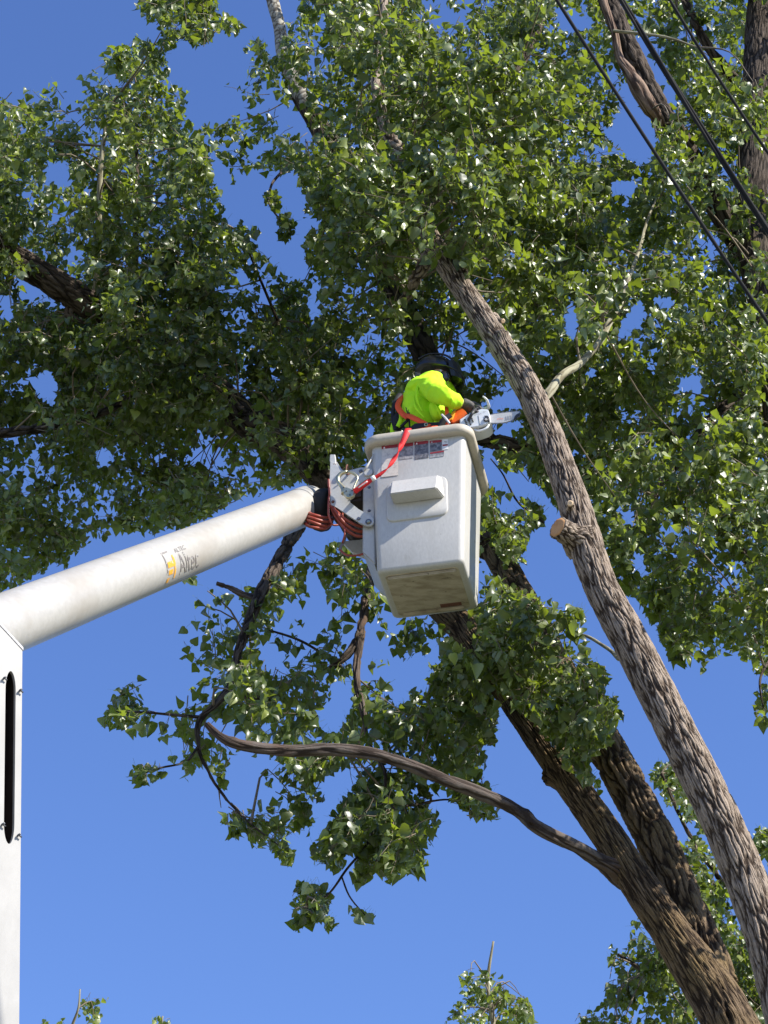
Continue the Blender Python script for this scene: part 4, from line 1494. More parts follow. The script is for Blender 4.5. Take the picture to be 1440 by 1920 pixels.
# block behind the plates; the gap's shade is put into its dark colour
bm = bmesh.new()
c0 = (PB(655, 925, .14) - BO)
box_local(bm, c0.dot(bu_) - .10, c0.dot(bu_) + .12, .05, .24, c0.z - .13, c0.z + .08, .02)
bm_link('dark_gap_block', bm, M['dark_inside'], lift, autosmooth=40)
plate('lower_bracket', [(640, 1015), (690, 1010), (703, 1030), (703, 1052), (660, 1035)], .30, .03, M['plate'])

# shackle
px_tube('shackle', [PB(648, 887, -.02), PB(649, 878, -.03), PB(651, 872, -.02), PB(653, 878, .0), PB(654, 889, -.02), PB(650, 890, -.03)], .006, M['rust'], lift, 8)

# ---- upper boom: tapering round tube from the elbow to the knuckle
e1 = PB(580, 946, .20)
e0 = P(45, 1157, 11.6)
ax = (e1 - e0).normalized()
start = e0 - ax * .5
Lb = (e1 - start).length
r0, r1 = .166, .128
nr, nsg = 120, 72
path = np.array([tuple(start + ax * (Lb * i / nr)) for i in range(nr + 1)])
rad = np.linspace(r0, r1, nr + 1)
V, Q, T_, (bT, bN, bB, bth) = tube_arr(path, rad, nsg)
upper = link('upper_boom', arr_mesh('upper_boom', V, Q, T_), M['boom_white'], lift)


def boomp(s, ang, off=0.0):
    """point on the boom: s metres from the knuckle end, angle round from the side facing the camera (up positive)"""
    c = e1 - ax * s
    toC = (CAM - c)
    toC = (toC - ax * toC.dot(ax)).normalized()
    up = ax.cross(toC)
    if up.z < 0: up = -up
    rr = r1 + (r0 - r1) * s / Lb + off
    return c + (toC * math.cos(ang) + up * math.sin(ang)) * rr


# rounded collar at the end of the tube
pp = np.array([tuple(e1 + ax * t) for t in (-.16, -.155, -.02, .02, .05, .07, .075)])
V, Q, T_, _ = tube_arr(pp, [.1305, .1335, .1325, .128, .112, .08, .02], 48)
link('end_collar', arr_mesh('end_collar', V, Q, T_), M['boom_white'], upper)
# weathered joint round the boom and id strip
pp = np.array([tuple(e1 + ax * t) for t in (-.162, -.158)])
V, Q, T_, _ = tube_arr(pp, [.1318, .1318], 48, False)
link('joint_line', arr_mesh('joint_line', V, Q), M['print_grey'], upper)


def boom_patch(name, s0, s1, a0, a1, mat, off=.002, n=8):
    bm = bmesh.new()
    g = [[bm.verts.new(boomp(s0 + (s1 - s0) * i / 2, a0 + (a1 - a0) * j / n, off)) for j in range(n + 1)] for i in range(3)]
    for i in range(2):
        for j in range(n): bm.faces.new((g[i][j], g[i][j + 1], g[i + 1][j + 1], g[i + 1][j]))
    return bm_link(name, bm, mat, upper, True)


boom_patch('id_strip', .125, .09, R(20), R(62), peel_mat('strip_grey', (.3, .29, .27)), .0045)


def find_s(px, py):
    best = None
    for i in range(400):
        s = i * .01
        c = e1 - ax * s
        x, y, _ = project([tuple(c)])
        # foot along the axis direction in the picture
        d = abs((x[0] - px) * .93 + (y[0] - py) * -.37)
        if best is None or d < best[0]: best = (d, s)
    return best[1]


def boom_text(name, txt, px, py, wid, a0, a1, mat, shear=0.0):
    me = text_mesh(txt, 1.0)
    bm = bmesh.new()
    bm.from_mesh(me)
    xs = [v.co.x for v in bm.verts]
    ys = [v.co.y for v in bm.verts]
    x0, x1, y0, y1 = min(xs), max(xs), min(ys), max(ys)
    for k in range(1, 16):
        bmesh.ops.bisect_plane(bm, geom=bm.verts[:] + bm.edges[:] + bm.faces[:], plane_co=(0, y0 + (y1 - y0) * k / 16, 0), plane_no=(0, 1, 0))
    s = find_s(px, py)
    for v in bm.verts:
        t = (v.co.y - y0) / (y1 - y0)
        v.co = boomp(s - (v.co.x - x0) / (x1 - x0) * wid - shear * (1 - t), a0 + (a1 - a0) * t, .0022)
    o = bm_link(name, bm, mat, upper)
    return o


sd = find_s(290, 1062)
boom_text('lettering', 'Altec', 294, 1064, .25, R(-44), R(6), M['decal_grey'], .03)
boom_text('lettering', 'ALTEC', 290, 1052, .14, R(9), R(20), M['decal_grey'], .0)
lg = sd + .115
boom_patch('logo_block', lg, lg - .075, R(-4), R(-17), M['decal_orange'], .0022)
boom_patch('logo_block', lg - .005, lg - .06, R(-22), R(-33), M['decal_orange'], .0022)
boom_patch('logo_block', lg - .075, lg - .095, R(8), R(-46), M['decal_orange'], .0022)
boom_patch('logo_block', lg + .005, lg - .025, R(-40), R(-52), M['decal_orange'], .0022)
boom_patch('logo_edge', lg + .018, lg + .008, R(16), R(-30), M['decal_grey'], .0022)
boom_patch('logo_edge', lg + .018, lg - .06, R(17), R(21), M['decal_grey'], .0022)

# rubber boot between tube and plates
pp = np.array([tuple(PB(x, y, .16)) for x, y in ((588, 952), (594, 953), (601, 955), (609, 957), (616, 958), (619, 958))])
V, Q, T_, _ = tube_arr(pp, [.09, .135, .145, .148, .135, .07], 28)
link('rubber_boot', arr_mesh('rubber_boot', V, Q, T_), M['black_rubber'], lift)

# hydraulic hoses
hs = [
    [(571, 960, .02), (590, 966, -.03), (606, 970, .0), (622, 968, .12)],
    [(571, 966, .02), (590, 973, -.04), (608, 978, .0), (624, 974, .12)],
    [(571, 972, .02), (588, 980, -.04), (606, 986, .0), (622, 982, .12)],
    [(570, 980, .03), (584, 988, -.03), (602, 991, .0), (620, 984, .12)],
    [(619, 944, .03), (630, 960, .0), (645, 980, .02), (662, 993, .06), (684, 999, .1)],
    [(622, 946, .04), (636, 964, .01), (654, 978, .03), (672, 986, .06), (690, 988, .1)],
    [(620, 948, .05), (632, 972, .02), (648, 992, .04), (666, 1004, .08), (690, 1006, .1)],
    [(620, 946, .04), (640, 968, .02), (650, 985, .04), (672, 996, .08), (690, 996, .1)],
    [(617, 930, .0), (616, 950, -.02), (618, 972, -.02), (624, 984, .0), (634, 984, .02), (641, 976, .04), (642, 962, .06)],
    [(641, 976, .04), (646, 990, .03), (646, 1005, .03), (642, 1018, .05)],
    [(636, 1030, .06), (652, 1041, .04), (672, 1041, .04), (694, 1032, .08)],
    [(616, 912, .0), (616, 900, -.01), (618, 930, .0)],
]
for i, h in enumerate(hs):
    px_tube('hydraulic_hose', [PB(*q) for q in h], (.011 if i < 8 else .007), M['orange_hose'], lift, 8)
for i, (x, y) in enumerate([(581, 963), (580, 969), (578, 976), (576, 983)]):
    px_tube('hose_clamp', [PB(x - 1, y - .4, .0), PB(x + .5, y + .4, -.012)], .0135, M['print_red'], lift, 8)
px_tube('grey_hose', [PB(648, 1000, .08), PB(645, 1015, .06), PB(638, 1030, .06), PB(655, 1046, .1)], .010, M['grey_hose'], lift, 8)

# ---- lower boom: square white beam with a slotted side
pe = P(42, 1218, 10.8)
pb = P(36, 1920, 10.0)
dn = (pb - pe).normalized()                       # down the beam
inn = ray(52, 1500) + Vector((-.55, 0, 0))
inn = (inn - dn * inn.dot(dn)).normalized()       # away from the viewer
side = inn.cross(dn).normalized()                 # towards the right edge
if side.x < 0: side = -side
WB, DB = .46, .42


def LB(s, x, y):
    """s metres down from the mitre corner, x from the right edge (negative to the left), y inward"""
    return pe + dn * s + side * x + inn * y


LEN = (pe.z - 1.4) / -dn.z


def px_on_beam(px, py):
    r = ray(px, py)
    t = (pe - CAM).dot(inn) / r.dot(inn)
    q = CAM + r * t - pe
    return q.dot(side), q.dot(dn)


mx, ms = px_on_beam(0, 1172)
mit = ms / mx                                      # slope of the mitre cut
bm = bmesh.new()
# side face with the slot cut through: outline of the slot
x_l, s_t = px_on_beam(9, 1256)
x_r, s_b = px_on_beam(28, 1584)
sx0, sx1 = px_on_beam(9, 1400)[0], px_on_beam(28.5, 1400)[0]
slot = []
for k in range(13):
    a = math.pi * k / 12
    cx, hw = (sx0 + sx1) / 2, (sx1 - sx0) / 2
    slot.append((cx - hw * math.cos(a), s_t + .10 * (1 - math.sin(a))))
for k in range(13):
    a = math.pi * k / 12
    slot.append((cx + hw * math.cos(a), s_b - .10 * (1 - math.sin(a))))
outer_f = [(0, 0), (0, LEN), (-WB, LEN), (-WB, -WB * mit)]
of = [bm.verts.new(LB(s, x, 0)) for x, s in outer_f]
sf = [bm.verts.new(LB(s, x, 0)) for x, s in slot]
si = [bm.verts.new(LB(s, x, .02)) for x, s in slot]
n = len(slot)
for i in range(n): bm.faces.new((sf[i], sf[(i + 1) % n], si[(i + 1) % n], si[i]))
ed = []
for ring in (of, sf):
    for i in range(len(ring)):
        e = bm.edges.get((ring[i], ring[(i + 1) % len(ring)])) or bm.edges.new((ring[i], ring[(i + 1) % len(ring)]))
        ed.append(e)
bmesh.ops.triangle_fill(bm, edges=ed, use_beauty=True)
ob = [bm.verts.new(LB(s, x, DB)) for x, s in outer_f]
for i in range(4):
    bm.faces.new((of[i], ob[i], ob[(i + 1) % 4], of[(i + 1) % 4]))
bm.faces.new(ob)
lower = bm_link('lower_boom', bm, M['lower_white'], lift)
bm = bmesh.new()
loft(bm, [[LB(s, x, y) for x, s in ((sx0 - .04, s_t - .05), (sx1 + .02, s_t - .05), (sx1 + .02, s_b + .05), (sx0 - .04, s_b + .05))] for y in (.022, .16)], cap0=False)
bm_link('slot_lining', bm, M['dark_inside'], lower)
hp = [px_on_beam(4, 1290), px_on_beam(14, 1320), px_on_beam(16, 1350), px_on_beam(10, 1385), px_on_beam(2, 1400)]
px_tube('inner_hose', [LB(s, x - .02, .10) for x, s in hp], .05, M['grey_hose'], lower, 10)
for (x, y) in ((7, 1272), (37, 1295), (4, 1546), (34, 1566)):
    bx, bs = px_on_beam(x, y)
    px_tube('hinge_pin', [LB(bs, bx, .0), LB(bs, bx, -.022)], .005, M['bolt'], lower, 6)
    px_tube('hinge_tab', [LB(bs, bx - .008, -.012), LB(bs + .012, bx + .012, -.012)], .004, M['bolt'], lower, 6)
# mitre seam plate
bm = bmesh.new()
loft(bm, [[LB(s, x, y) for x, s in ((.004, .004), (.004, -.012), (-WB, -WB * mit - .012), (-WB, -WB * mit + .004))] for y in (-.003, DB)])
bm_link('mitre_flange', bm, M['bolt'], lower)
# turntable under the boom
bm = bmesh.new()
foot = LB(LEN, -WB / 2, DB / 2)
for zz0, zz1, rr in ((0, .5, .75), (.5, .75, .45), (.75, 1.75, .34)):
    loft(bm, [[Vector((foot.x + rr * math.cos(a * math.pi / 12), foot.y + rr * math.sin(a * math.pi / 12), z)) for a in range(24)] for z in (zz0, zz1)])
bm_link('turntable', bm, M['lower_white'], lift)

# ================================================================== LANYARD
lan = empty('lanyard', PB(740, 840, -.09), 'red webbing lanyard hooked to the white knuckle plate and run over the bucket rim', 'lanyard')


def ribbon(name, pts, widths, mat, parent, th=.004, twist=None, step=.01, ndir=None):
    path, wd = catmull([tuple(p) for p in pts], widths, step)
    T, N, B = frames(path)
    n = len(path)
    V, Q = [], []
    for i in range(n):
        nd = Vector((0, -1, -.2)) if ndir is None else (ndir(Vector(path[i])) if callable(ndir) else ndir)
        t = Vector(T[i])
        w = t.cross(nd).normalized()
        nn = w.cross(t).normalized()
        if twist:
            a = twist * i / n
            w, nn = w * math.cos(a) + nn * math.sin(a), nn * math.cos(a) - w * math.sin(a)
        for sx, sy in ((-1, -1), (1, -1), (1, 1), (-1, 1)):
            V.append(tuple(Vector(path[i]) + w * (sx * wd[i] / 2) + nn * (sy * th / 2)))
    for i in range(n - 1):
        for k in range(4):
            Q.append((i * 4 + k, i * 4 + (k + 1) % 4, i * 4 + 4 + (k + 1) % 4, i * 4 + 4 + k))
    return link(name, arr_mesh(name, V, Q), mat, parent, False)


yr = -.03 - .058
ribbon('strap', [PB(772, 803, .14), PB(767, 804, .05), PB(764, 808, yr + .01), PB(760, 818, yr - .006), PB(754, 832, yr - .01)],
       [.030, .034, .042, .04, .034], M['strap_red'], lan, .004)
ribbon('strap', [PB(754, 831, yr - .01), PB(746, 848, yr - .012), PB(738, 862, yr - .016), PB(728, 876, yr - .02), PB(716, 887, yr - .02), PB(703, 896, yr - .016)],
       [.036, .034, .03, .026, .022, .024], M['strap_red'], lan, .006, 7.5)
px_tube('sleeve', [PB(697, 899, -.10), PB(690, 904, -.10), PB(672, 917, -.09), PB(665, 921, -.08)], [.014, .017, .017, .021], M['strap_red'], lan, 10)
px_tube('tape', [PB(703, 895, -.105), PB(696, 899, -.105)], .018, M['tape_white'], lan, 10)
px_tube('stripe', [PB(689, 902.5, -.125), PB(672, 914.5, -.115)], .004, M['tape_white'], lan, 6)
hk = empty('x', (0, 0, 0), 'x', 'x')
bpy.data.objects.remove(hk)
hook = px_tube('hook_body', [PB(*q, -.055) for q in ((651, 884), (640, 888), (634, 895), (634, 903), (640, 911), (644, 917), (645, 926))],
               [.012, .015, .015, .013, .013, .018, .02], M['zinc'], lan, 8)
px_tube('hook_gate', [PB(*q, -.06) for q in ((652, 884), (663, 888), (670, 895), (666, 908), (661, 921))], [.010, .010, .008, .008, .010], M['zinc'], hook, 8)
plate('hook_swivel', [(642, 912), (650, 913), (656, 917), (665, 920), (663, 929), (656, 933), (649, 932), (644, 926)], -.075, .03, M['zinc'], hook, .004)
for (x, y) in ((644, 913), (649, 920), (660, 919), (656, 927)):
    disc('rivet', x, y, .006, -.08, .01, M['bolt'], hook, 8)

# ================================================================== PERSON
person = empty('person', L2W(.06, .24, .06), 'person in neon yellow shirt and black helmet leaning out of the bucket with a saw', 'person')


def skin_mesh(name, verts, edges, radii, mat, parent, sub=2, root=0, wrinkle=False):
    me = bpy.data.meshes.new(name)
    me.from_pydata([tuple(v) for v in verts], edges, [])
    o = bpy.data.objects.new(name, me)
    COL.objects.link(o)
    sk = o.modifiers.new('Skin', 'SKIN')
    sd_ = me.skin_vertices[0].data
    for i, r in enumerate(radii):
        sd_[i].radius = r if hasattr(r, '__len__') else (r, r)
        sd_[i].use_root = (i == root)
    sb = o.modifiers.new('Sub', 'SUBSURF')
    sb.levels = sb.render_levels = sub
    dg = bpy.context.evaluated_depsgraph_get()
    m2 = bpy.data.meshes.new_from_object(o.evaluated_get(dg))
    bpy.data.objects.remove(o)
    if wrinkle:
        from mathutils import noise as mn
        nv = [v.normal.copy() for v in m2.vertices]
        for v, nn_ in zip(m2.vertices, nv):
            q_ = Vector((v.co.x * 9 + v.co.z * 5, v.co.y * 9, v.co.z * 11 - v.co.x * 6))
            a_ = 1 - abs(mn.noise(q_)) * 2.6
            b_ = 1 - abs(mn.noise(q_ * 2.3 + Vector((4, 1, 7)))) * 2.4
            v.co += nn_ * (max(a_, 0) * .009 + max(b_, 0) * .003 - .006)
    return link(name, m2, mat, parent)


pel = L2W(.03, .28, .98)
bel = PB(795, 812, .27)
che = PB(797, 768, .27)
uch = PB(806, 733, .28)
nek = PB(822, 712, .34)
hed = PB(829, 694, .38)
crn = PB(829, 684, .38)
shR = PB(800, 722, .15)
elR = PB(834, 744, -.03)
wrR = PB(869, 758, .12)
haR = PB(884, 765, .15)
shL = PB(826, 722, .43)
elL = PB(846, 752, .50)
wrL = PB(858, 772, .34)
haL = PB(856, 780, .28)
kR = L2W(.10, .17, .55)
fR = L2W(.05, .16, .14)
kL = L2W(.12, .38, .55)
fL = L2W(.06, .40, .14)
hpR = L2W(.03, .18, .93)
hpL = L2W(.03, .38, .93)
tR = L2W(.15, .15, .12)
tL = L2W(.16, .41, .12)
bv = [pel, bel, che, uch, nek, hed, crn, shR, elR, wrR, haR, shL, elL, wrL, haL, hpR, kR, fR, tR, hpL, kL, fL, tL]
be = [(0, 1), (1, 2), (2, 3), (3, 4), (4, 5), (5, 6), (3, 7), (7, 8), (8, 9), (9, 10), (3, 11), (11, 12), (12, 13), (13, 14), (0, 15), (15, 16), (16, 17),
      (17, 18), (0, 19), (19, 20), (20, 21), (21, 22)]
br = [(.12, .13), .10, .10, .10, .055, .085, .07, .065, .045, .032, .03, .065, .045, .032, .03, .08, .06, .045, .04, .08, .06, .045, .04]
skin_mesh('body', bv, be, br, M['skin'], person)
skin_mesh('shirt', [PB(797, 818, .27), PB(790, 778, .27), PB(795, 750, .27), PB(806, 728, .27), PB(816, 714, .31), PB(803, 724, .14),
                    PB(818, 736, .03), elR, PB(850, 751, .03), PB(866, 757, .105), shL, elL, wrL],
           [(0, 1), (1, 2), (2, 3), (3, 4), (3, 5), (5, 6), (6, 7), (7, 8), (8, 9), (3, 10), (10, 11), (11, 12)],
           [(.135, .15), (.142, .155), (.145, .155), (.118, .13), .068, .088, .080, .072, .062, .052, .09, .065, .05], M['hivis'], person, 4, 0, True)
# loose folds of the shirt hanging under the arm and behind the waist
skin_mesh('shirt_fold', [PB(812, 752, .12), PB(822, 772, .13), PB(826, 790, .15)], [(0, 1), (1, 2)], [.05, .065, .05], M['hivis'], person)
for pts, rr in (([(788, 712, .13), (782, 730, .095), (783, 752, .09), (792, 772, .10)], .010),
                ([(800, 716, .05), (806, 730, .02), (812, 742, .01), (820, 756, .03)], .011),
                ([(808, 722, .03), (817, 730, -.02), (826, 738, -.04)], .012),
                ([(776, 742, .12), (780, 765, .10), (796, 784, .10)], .010),
                ([(815, 756, .06), (822, 768, .06), (828, 786, .09)], .012),
                ([(843, 742, -.04), (848, 750, -.03), (846, 760, .0)], .009)):
    px_tube('shirt_fold', [PB(*q) for q in pts], [rr * .3] + [rr] * (len(pts) - 2) + [rr * .3], M['hivis'], person, 8)
skin_mesh('trousers', [L2W(.03, .28, 1.13), pel, hpR, kR, fR, hpL, kL, fL], [(0, 1), (1, 2), (2, 3), (3, 4), (1, 5), (5, 6), (6, 7)],
          [(.15, .16), (.15, .17), .10, .08, .06, .10, .08, .06], M['trousers'], person)

# head gear: shell, brim, ear cup, visor
def blob(name, c, rx, ry, rz, mat, parent, rot=0.0, cut=None, yaw=0.0):
    bm = bmesh.new()
    bmesh.ops.create_uvsphere(bm, u_segments=28, v_segments=18, radius=1)
    if cut is not None:
        bmesh.ops.bisect_plane(bm, geom=bm.verts[:] + bm.edges[:] + bm.faces[:], plane_co=(0, 0, cut), plane_no=(0, 0, -1), clear_outer=True)
        bmesh.ops.holes_fill(bm, edges=[e for e in bm.edges if e.is_boundary])
    Mx = Matrix.Translation(c) @ Matrix.Rotation(yaw, 4, 'Z') @ Matrix.Rotation(rot, 4, 'Y') @ Matrix.Diagonal((rx, ry, rz, 1))
    bm.transform(Mx)
    return bm_link(name, bm, mat, parent, True)


hc = PB(817, 699, .38)
helmet = blob('helmet', hc, .150, .118, .135, M['helmet'], person, R(14), -.25)
blob('brim', hc + bu_ * .03 + bz_ * -.035, .185, .132, .018, M['helmet'], helmet, R(16))
for k in (-1, 0, 1):
    px_tube('helmet_rib', [hc + bv_ * (.05 * k) + bu_ * (.155 * math.cos(a)) * (1 if True else 0) + bz_ * (.138 * math.sin(a) - .02 * math.cos(a)) for a in (.45, .9, 1.4, 1.9, 2.4)],
            .008, M['helmet'], helmet, 6)
blob('ear_cup', PB(832, 706, .26), .042, .026, .05, M['helmet'], helmet)
px_tube('ear_cup_arm', [PB(826, 694, .27), PB(829, 700, .255), PB(832, 706, .25)], .007, M['steel'], helmet, 6)
bm = bmesh.new()
vz = []
fc = PB(838, 704, .38)
for i in range(9):
    a = R(-75 + 150 * i / 8)
    for z in (.06, -.09):
        vz.append(bm.verts.new(fc + bu_ * (.10 * math.cos(a) + (.0 if z > 0 else .02)) + bv_ * (.10 * math.sin(a)) + bz_ * z))
for i in range(8):
    bm.faces.new((vz[2 * i], vz[2 * i + 2], vz[2 * i + 3], vz[2 * i + 1]))
bmesh.ops.solidify(bm, geom=bm.faces[:], thickness=.003)
bm_link('visor', bm, M['visor'], helmet)
blob('nose', PB(846, 705, .38), .018, .014, .02, M['skin'], person)
for k in (-1, 1):
    blob('eye', PB(842, 699, .38) + bv_ * (.035 * k), .011, .012, .011, M['helmet'], person)
px_tube('mouth', [PB(840, 714, .345), PB(844, 714.5, .38), PB(841, 714, .415)], .006, M['rust'], person, 6)
px_tube('collar', [PB(812, 705, .22), PB(826, 714, .24), PB(832, 716, .34)], .018, M['hivis'], person, 8)

# work glove gripping the top handle, five fingers
gl = skin_mesh('glove', [PB(864, 756, .10), PB(872, 758, .12), PB(881, 763, .13), PB(889, 768, .14)], [(0, 1), (1, 2), (2, 3)],
               [(.044, .044), (.046, .04), (.050, .034), (.046, .028)], M['glove'], person)
fing = [((890, 762), (897, 759), (902, 764), (899, 770), .21), ((891, 764), (899, 763), (903, 768), (899, 773), .17),
        ((891, 768), (898, 767.5), (901, 772), (897, 776), .13), ((889, 771), (896, 772), (898, 776), (894, 779), .095)]
for i, (a, b, c, d, yy) in enumerate(fing):
    skin_mesh('finger', [PB(*a, yy), PB(*b, yy - .015), PB(*c, yy - .012), PB(*d, yy + .01)], [(0, 1), (1, 2), (2, 3)], [.013, .0125, .0115, .010], M['glove'], gl, 1)
skin_mesh('thumb', [PB(880, 758, .18), PB(886, 755, .24), PB(893, 756, .27)], [(0, 1), (1, 2)], [.016, .013, .011], M['glove'], gl, 1)
g2 = skin_mesh('glove', [PB(857, 771, .34), PB(857, 777, .31), PB(856, 783, .28)], [(0, 1), (1, 2)], [.04, .044, .036], M['glove'], person)
for k in range(4):
    skin_mesh('finger', [PB(856 + k, 783, .30 - .02 * k), PB(851 + k, 788, .26 - .02 * k), PB(849 + k, 784, .23 - .01 * k)], [(0, 1), (1, 2)], [.012, .011, .010], M['glove'], g2, 1)
skin_mesh('thumb', [PB(860, 779, .33), PB(864, 784, .30), PB(864, 788, .27)], [(0, 1), (1, 2)], [.014, .012, .010], M['glove'], g2, 1)

# harness
hn = ribbon('harness_belt', [PB(764, 800, .36), PB(763, 803, .22), PB(775, 803, .10), PB(800, 802, .08), PB(826, 800, .10), PB(838, 797, .22)],
            [.07] * 6, M['black_web'], person, .012)
ribbon('waist_strap', [PB(764, 774, .20), PB(768, 780, .105), PB(780, 786, .085), PB(794, 793, .08), PB(806, 799, .07)], [.036, .040, .040, .036, .026], M['orange_web'], hn, .006)
ribbon('waist_strap', [PB(778, 809, .07), PB(795, 805, .055), PB(815, 802, .055), PB(830, 802, .07)], [.03, .028, .026, .03], M['orange_web'], hn, .006)
ribbon('shoulder_strap', [PB(757, 742, .27), PB(750, 750, .22), PB(746, 762, .19), PB(753, 774, .17), PB(765, 784, .14)], [.02, .034, .04, .04, .036], M['orange_web'], hn, .007)
ribbon('shoulder_strap', [PB(836, 760, .07), PB(838, 775, .06), PB(839, 790, .07), PB(838, 800, .09)], [.022, .028, .028, .026], M['orange_web'], hn, .006)
ribbon('buckle_strap', [PB(845, 778, .02), PB(834, 786, .02), PB(824, 800, .03)], [.035, .042, .04], M['black_web'], hn, .008)
ribbon('buckle_trim', [PB(828, 777, .005), PB(836, 785, .0), PB(843, 794, .005)], [.014, .016, .014], M['steel'], hn, .006)
for (x, y) in ((799, 796), (825, 801)):
    px_tube('ring', [PB(x + 3 * math.cos(a), y + 2.6 * math.sin(a), .045) for a in [k * math.pi / 4 for k in range(9)]], .0035, M['zinc'], hn, 6)
for pts, w_ in (([(751, 738, .3), (744, 748, .26), (738, 765, .24), (737, 785, .24), (742, 806, .24)], .03),
                ([(760, 755, .22), (764, 768, .17), (766, 785, .16), (752, 800, .2)], .02),
                ([(766, 745, .2), (767, 770, .16), (768, 800, .14)], .012)):
    ribbon('harness_webbing', [PB(*q) for q in pts], [w_] * len(pts), M['black_web'], hn, .006)
skin_mesh('tool_pouch', [PB(747, 774, .27), PB(746, 790, .27), PB(747, 806, .26)], [(0, 1), (1, 2)], [.035, .05, .045], M['black_web'], hn, 2)
ribbon('vest_panel', [PB(752, 776, .2), PB(752, 788, .19), PB(746, 800, .2)], [.03, .034, .03], M['hivis'], hn, .01)
ribbon('vest_panel', [PB(738, 794, .25), PB(736, 804, .25), PB(736, 812, .25)], [.03, .035, .03], M['hivis'], hn, .01)

# ================================================================== CHAINSAW
saw = empty('chainsaw', PB(880, 785, .14), 'white and orange chainsaw gripped in a black glove, its bar pointing at the leaning trunk', 'chainsaw')


def prism(name, poly, y0, y1, mat, parent, bev=.004):
    bm = bmesh.new()
    f0 = [bm.verts.new(PB(x, y, y0)) for x, y in poly]
    f1 = [bm.verts.new(v.co + bv_ * (y1 - y0)) for v in f0]
    bm.faces.new(f0)
    bm.faces.new(list(reversed(f1)))
    n = len(f0)
    for i in range(n): bm.faces.new((f0[i], f1[i], f1[(i + 1) % n], f0[(i + 1) % n]))
    bmesh.ops.bevel(bm, geom=bm.edges[:], offset=bev, segments=2, affect='EDGES')
    return bm_link(name, bm, mat, parent, autosmooth=40)


yS = .06
motor = prism('motor_housing', [(862, 797), (862, 786), (876, 778), (889, 771), (903, 766), (915, 767), (918, 775), (919, 790), (912, 797), (895, 803), (876, 806)],
              yS + .03, yS + .16, M['saw_white'], saw)
cov = prism('side_cover', [(880, 782), (890, 775.5), (904, 769), (915, 769), (917.5, 777), (918.5, 790), (912, 795), (898, 799), (884, 801)], yS + .012, yS + .04, M['saw_white'], saw)
fanp = prism('fan_housing', [(862, 797), (863, 787), (878, 779), (883, 790), (886, 800), (876, 804)], yS + .012, yS + .04, M['saw_white'], saw)
for k in range(5):
    for j, (dx, dy, l) in enumerate(((0, 0, 3.2), (6.2, -2.4, 3.4), (12.2, -5, 3))):
        if j == 2 and k > 3: continue
        x, y = 870 + dx + k * 1.1, 786.8 + dy + k * 2.9
        px_tube('vent_slot', [PB(x, y, yS + .009), PB(x + l, y + 1.1 - l * .35, yS + .009)], .0036, M['saw_dark'], fanp, 5)
disc('clutch_knob', 911.5, 785.5, .020, yS + .004, .02, M['saw_dark'], cov, 16)
disc('bar_nut', 911.0, 785.5, .010, yS - .004, .02, M['steel'], cov, hexa=True)
prism('cover_recess', [(908, 779), (914, 779), (917.5, 783), (918, 789), (915, 791), (913, 784)], yS + .007, yS + .02, M['saw_dark'], cov, .001)
px_tube('panel_line', [PB(897, 779, yS + .011), PB(900, 797, yS + .011)], .0018, M['print_grey'], cov, 5)
prism('muffler_guard', [(884, 800), (898, 799), (914, 794), (916, 796), (908, 802), (896, 805), (885, 804)], yS + .05, yS + .14, M['saw_white'], saw)
prism('muffler', [(896, 803), (905, 799), (911, 799), (908, 804), (900, 808)], yS + .04, yS + .06, M['print_grey'], saw, .002)
top = prism('top_cover', [(843, 790), (845, 778), (851, 770), (860, 765), (866, 764), (872, 769), (877, 777), (862, 786), (850, 794)], yS + .04, yS + .14, M['saw_orange'], saw, .006)
prism('yellow_cap', [(842, 788), (844, 778), (849, 771), (855, 768), (852, 776), (848, 786)], yS + .03, yS + .05, simple('saw_yellow', (.85, .42, .03), .5), top, .002)
px_tube('rear_handle', [PB(846, 792, yS + .1), PB(838, 798, yS + .12), PB(842, 806, yS + .12), PB(858, 803, yS + .1)], .013, M['saw_dark'], saw, 8)
px_tube('front_handle', [PB(878, 789, yS), PB(884, 777, yS - .03), PB(890, 769, yS + .02), PB(896, 766, yS + .10), PB(902, 768, yS + .17), PB(902, 785, yS + .2)], .011, M['saw_dark'], saw, 8)
px_tube('hand_guard', [PB(901, 767, yS + .14), PB(911, 765.5, yS + .13), PB(916, 764, yS + .1), PB(915.5, 757, yS + .06), PB(911.5, 748, yS + .02), PB(905, 743, yS)],
        [.011, .012, .012, .009, .008, .006], M['saw_white'], saw, 8)
px_tube('spike_guard', [PB(886, 803, yS + .04), PB(896, 808, yS + .03), PB(907, 806, yS + .03), PB(914, 801, yS + .03), PB(917, 795, yS + .04)], [.006, .008, .009, .008, .006], M['saw_white'], saw, 8)
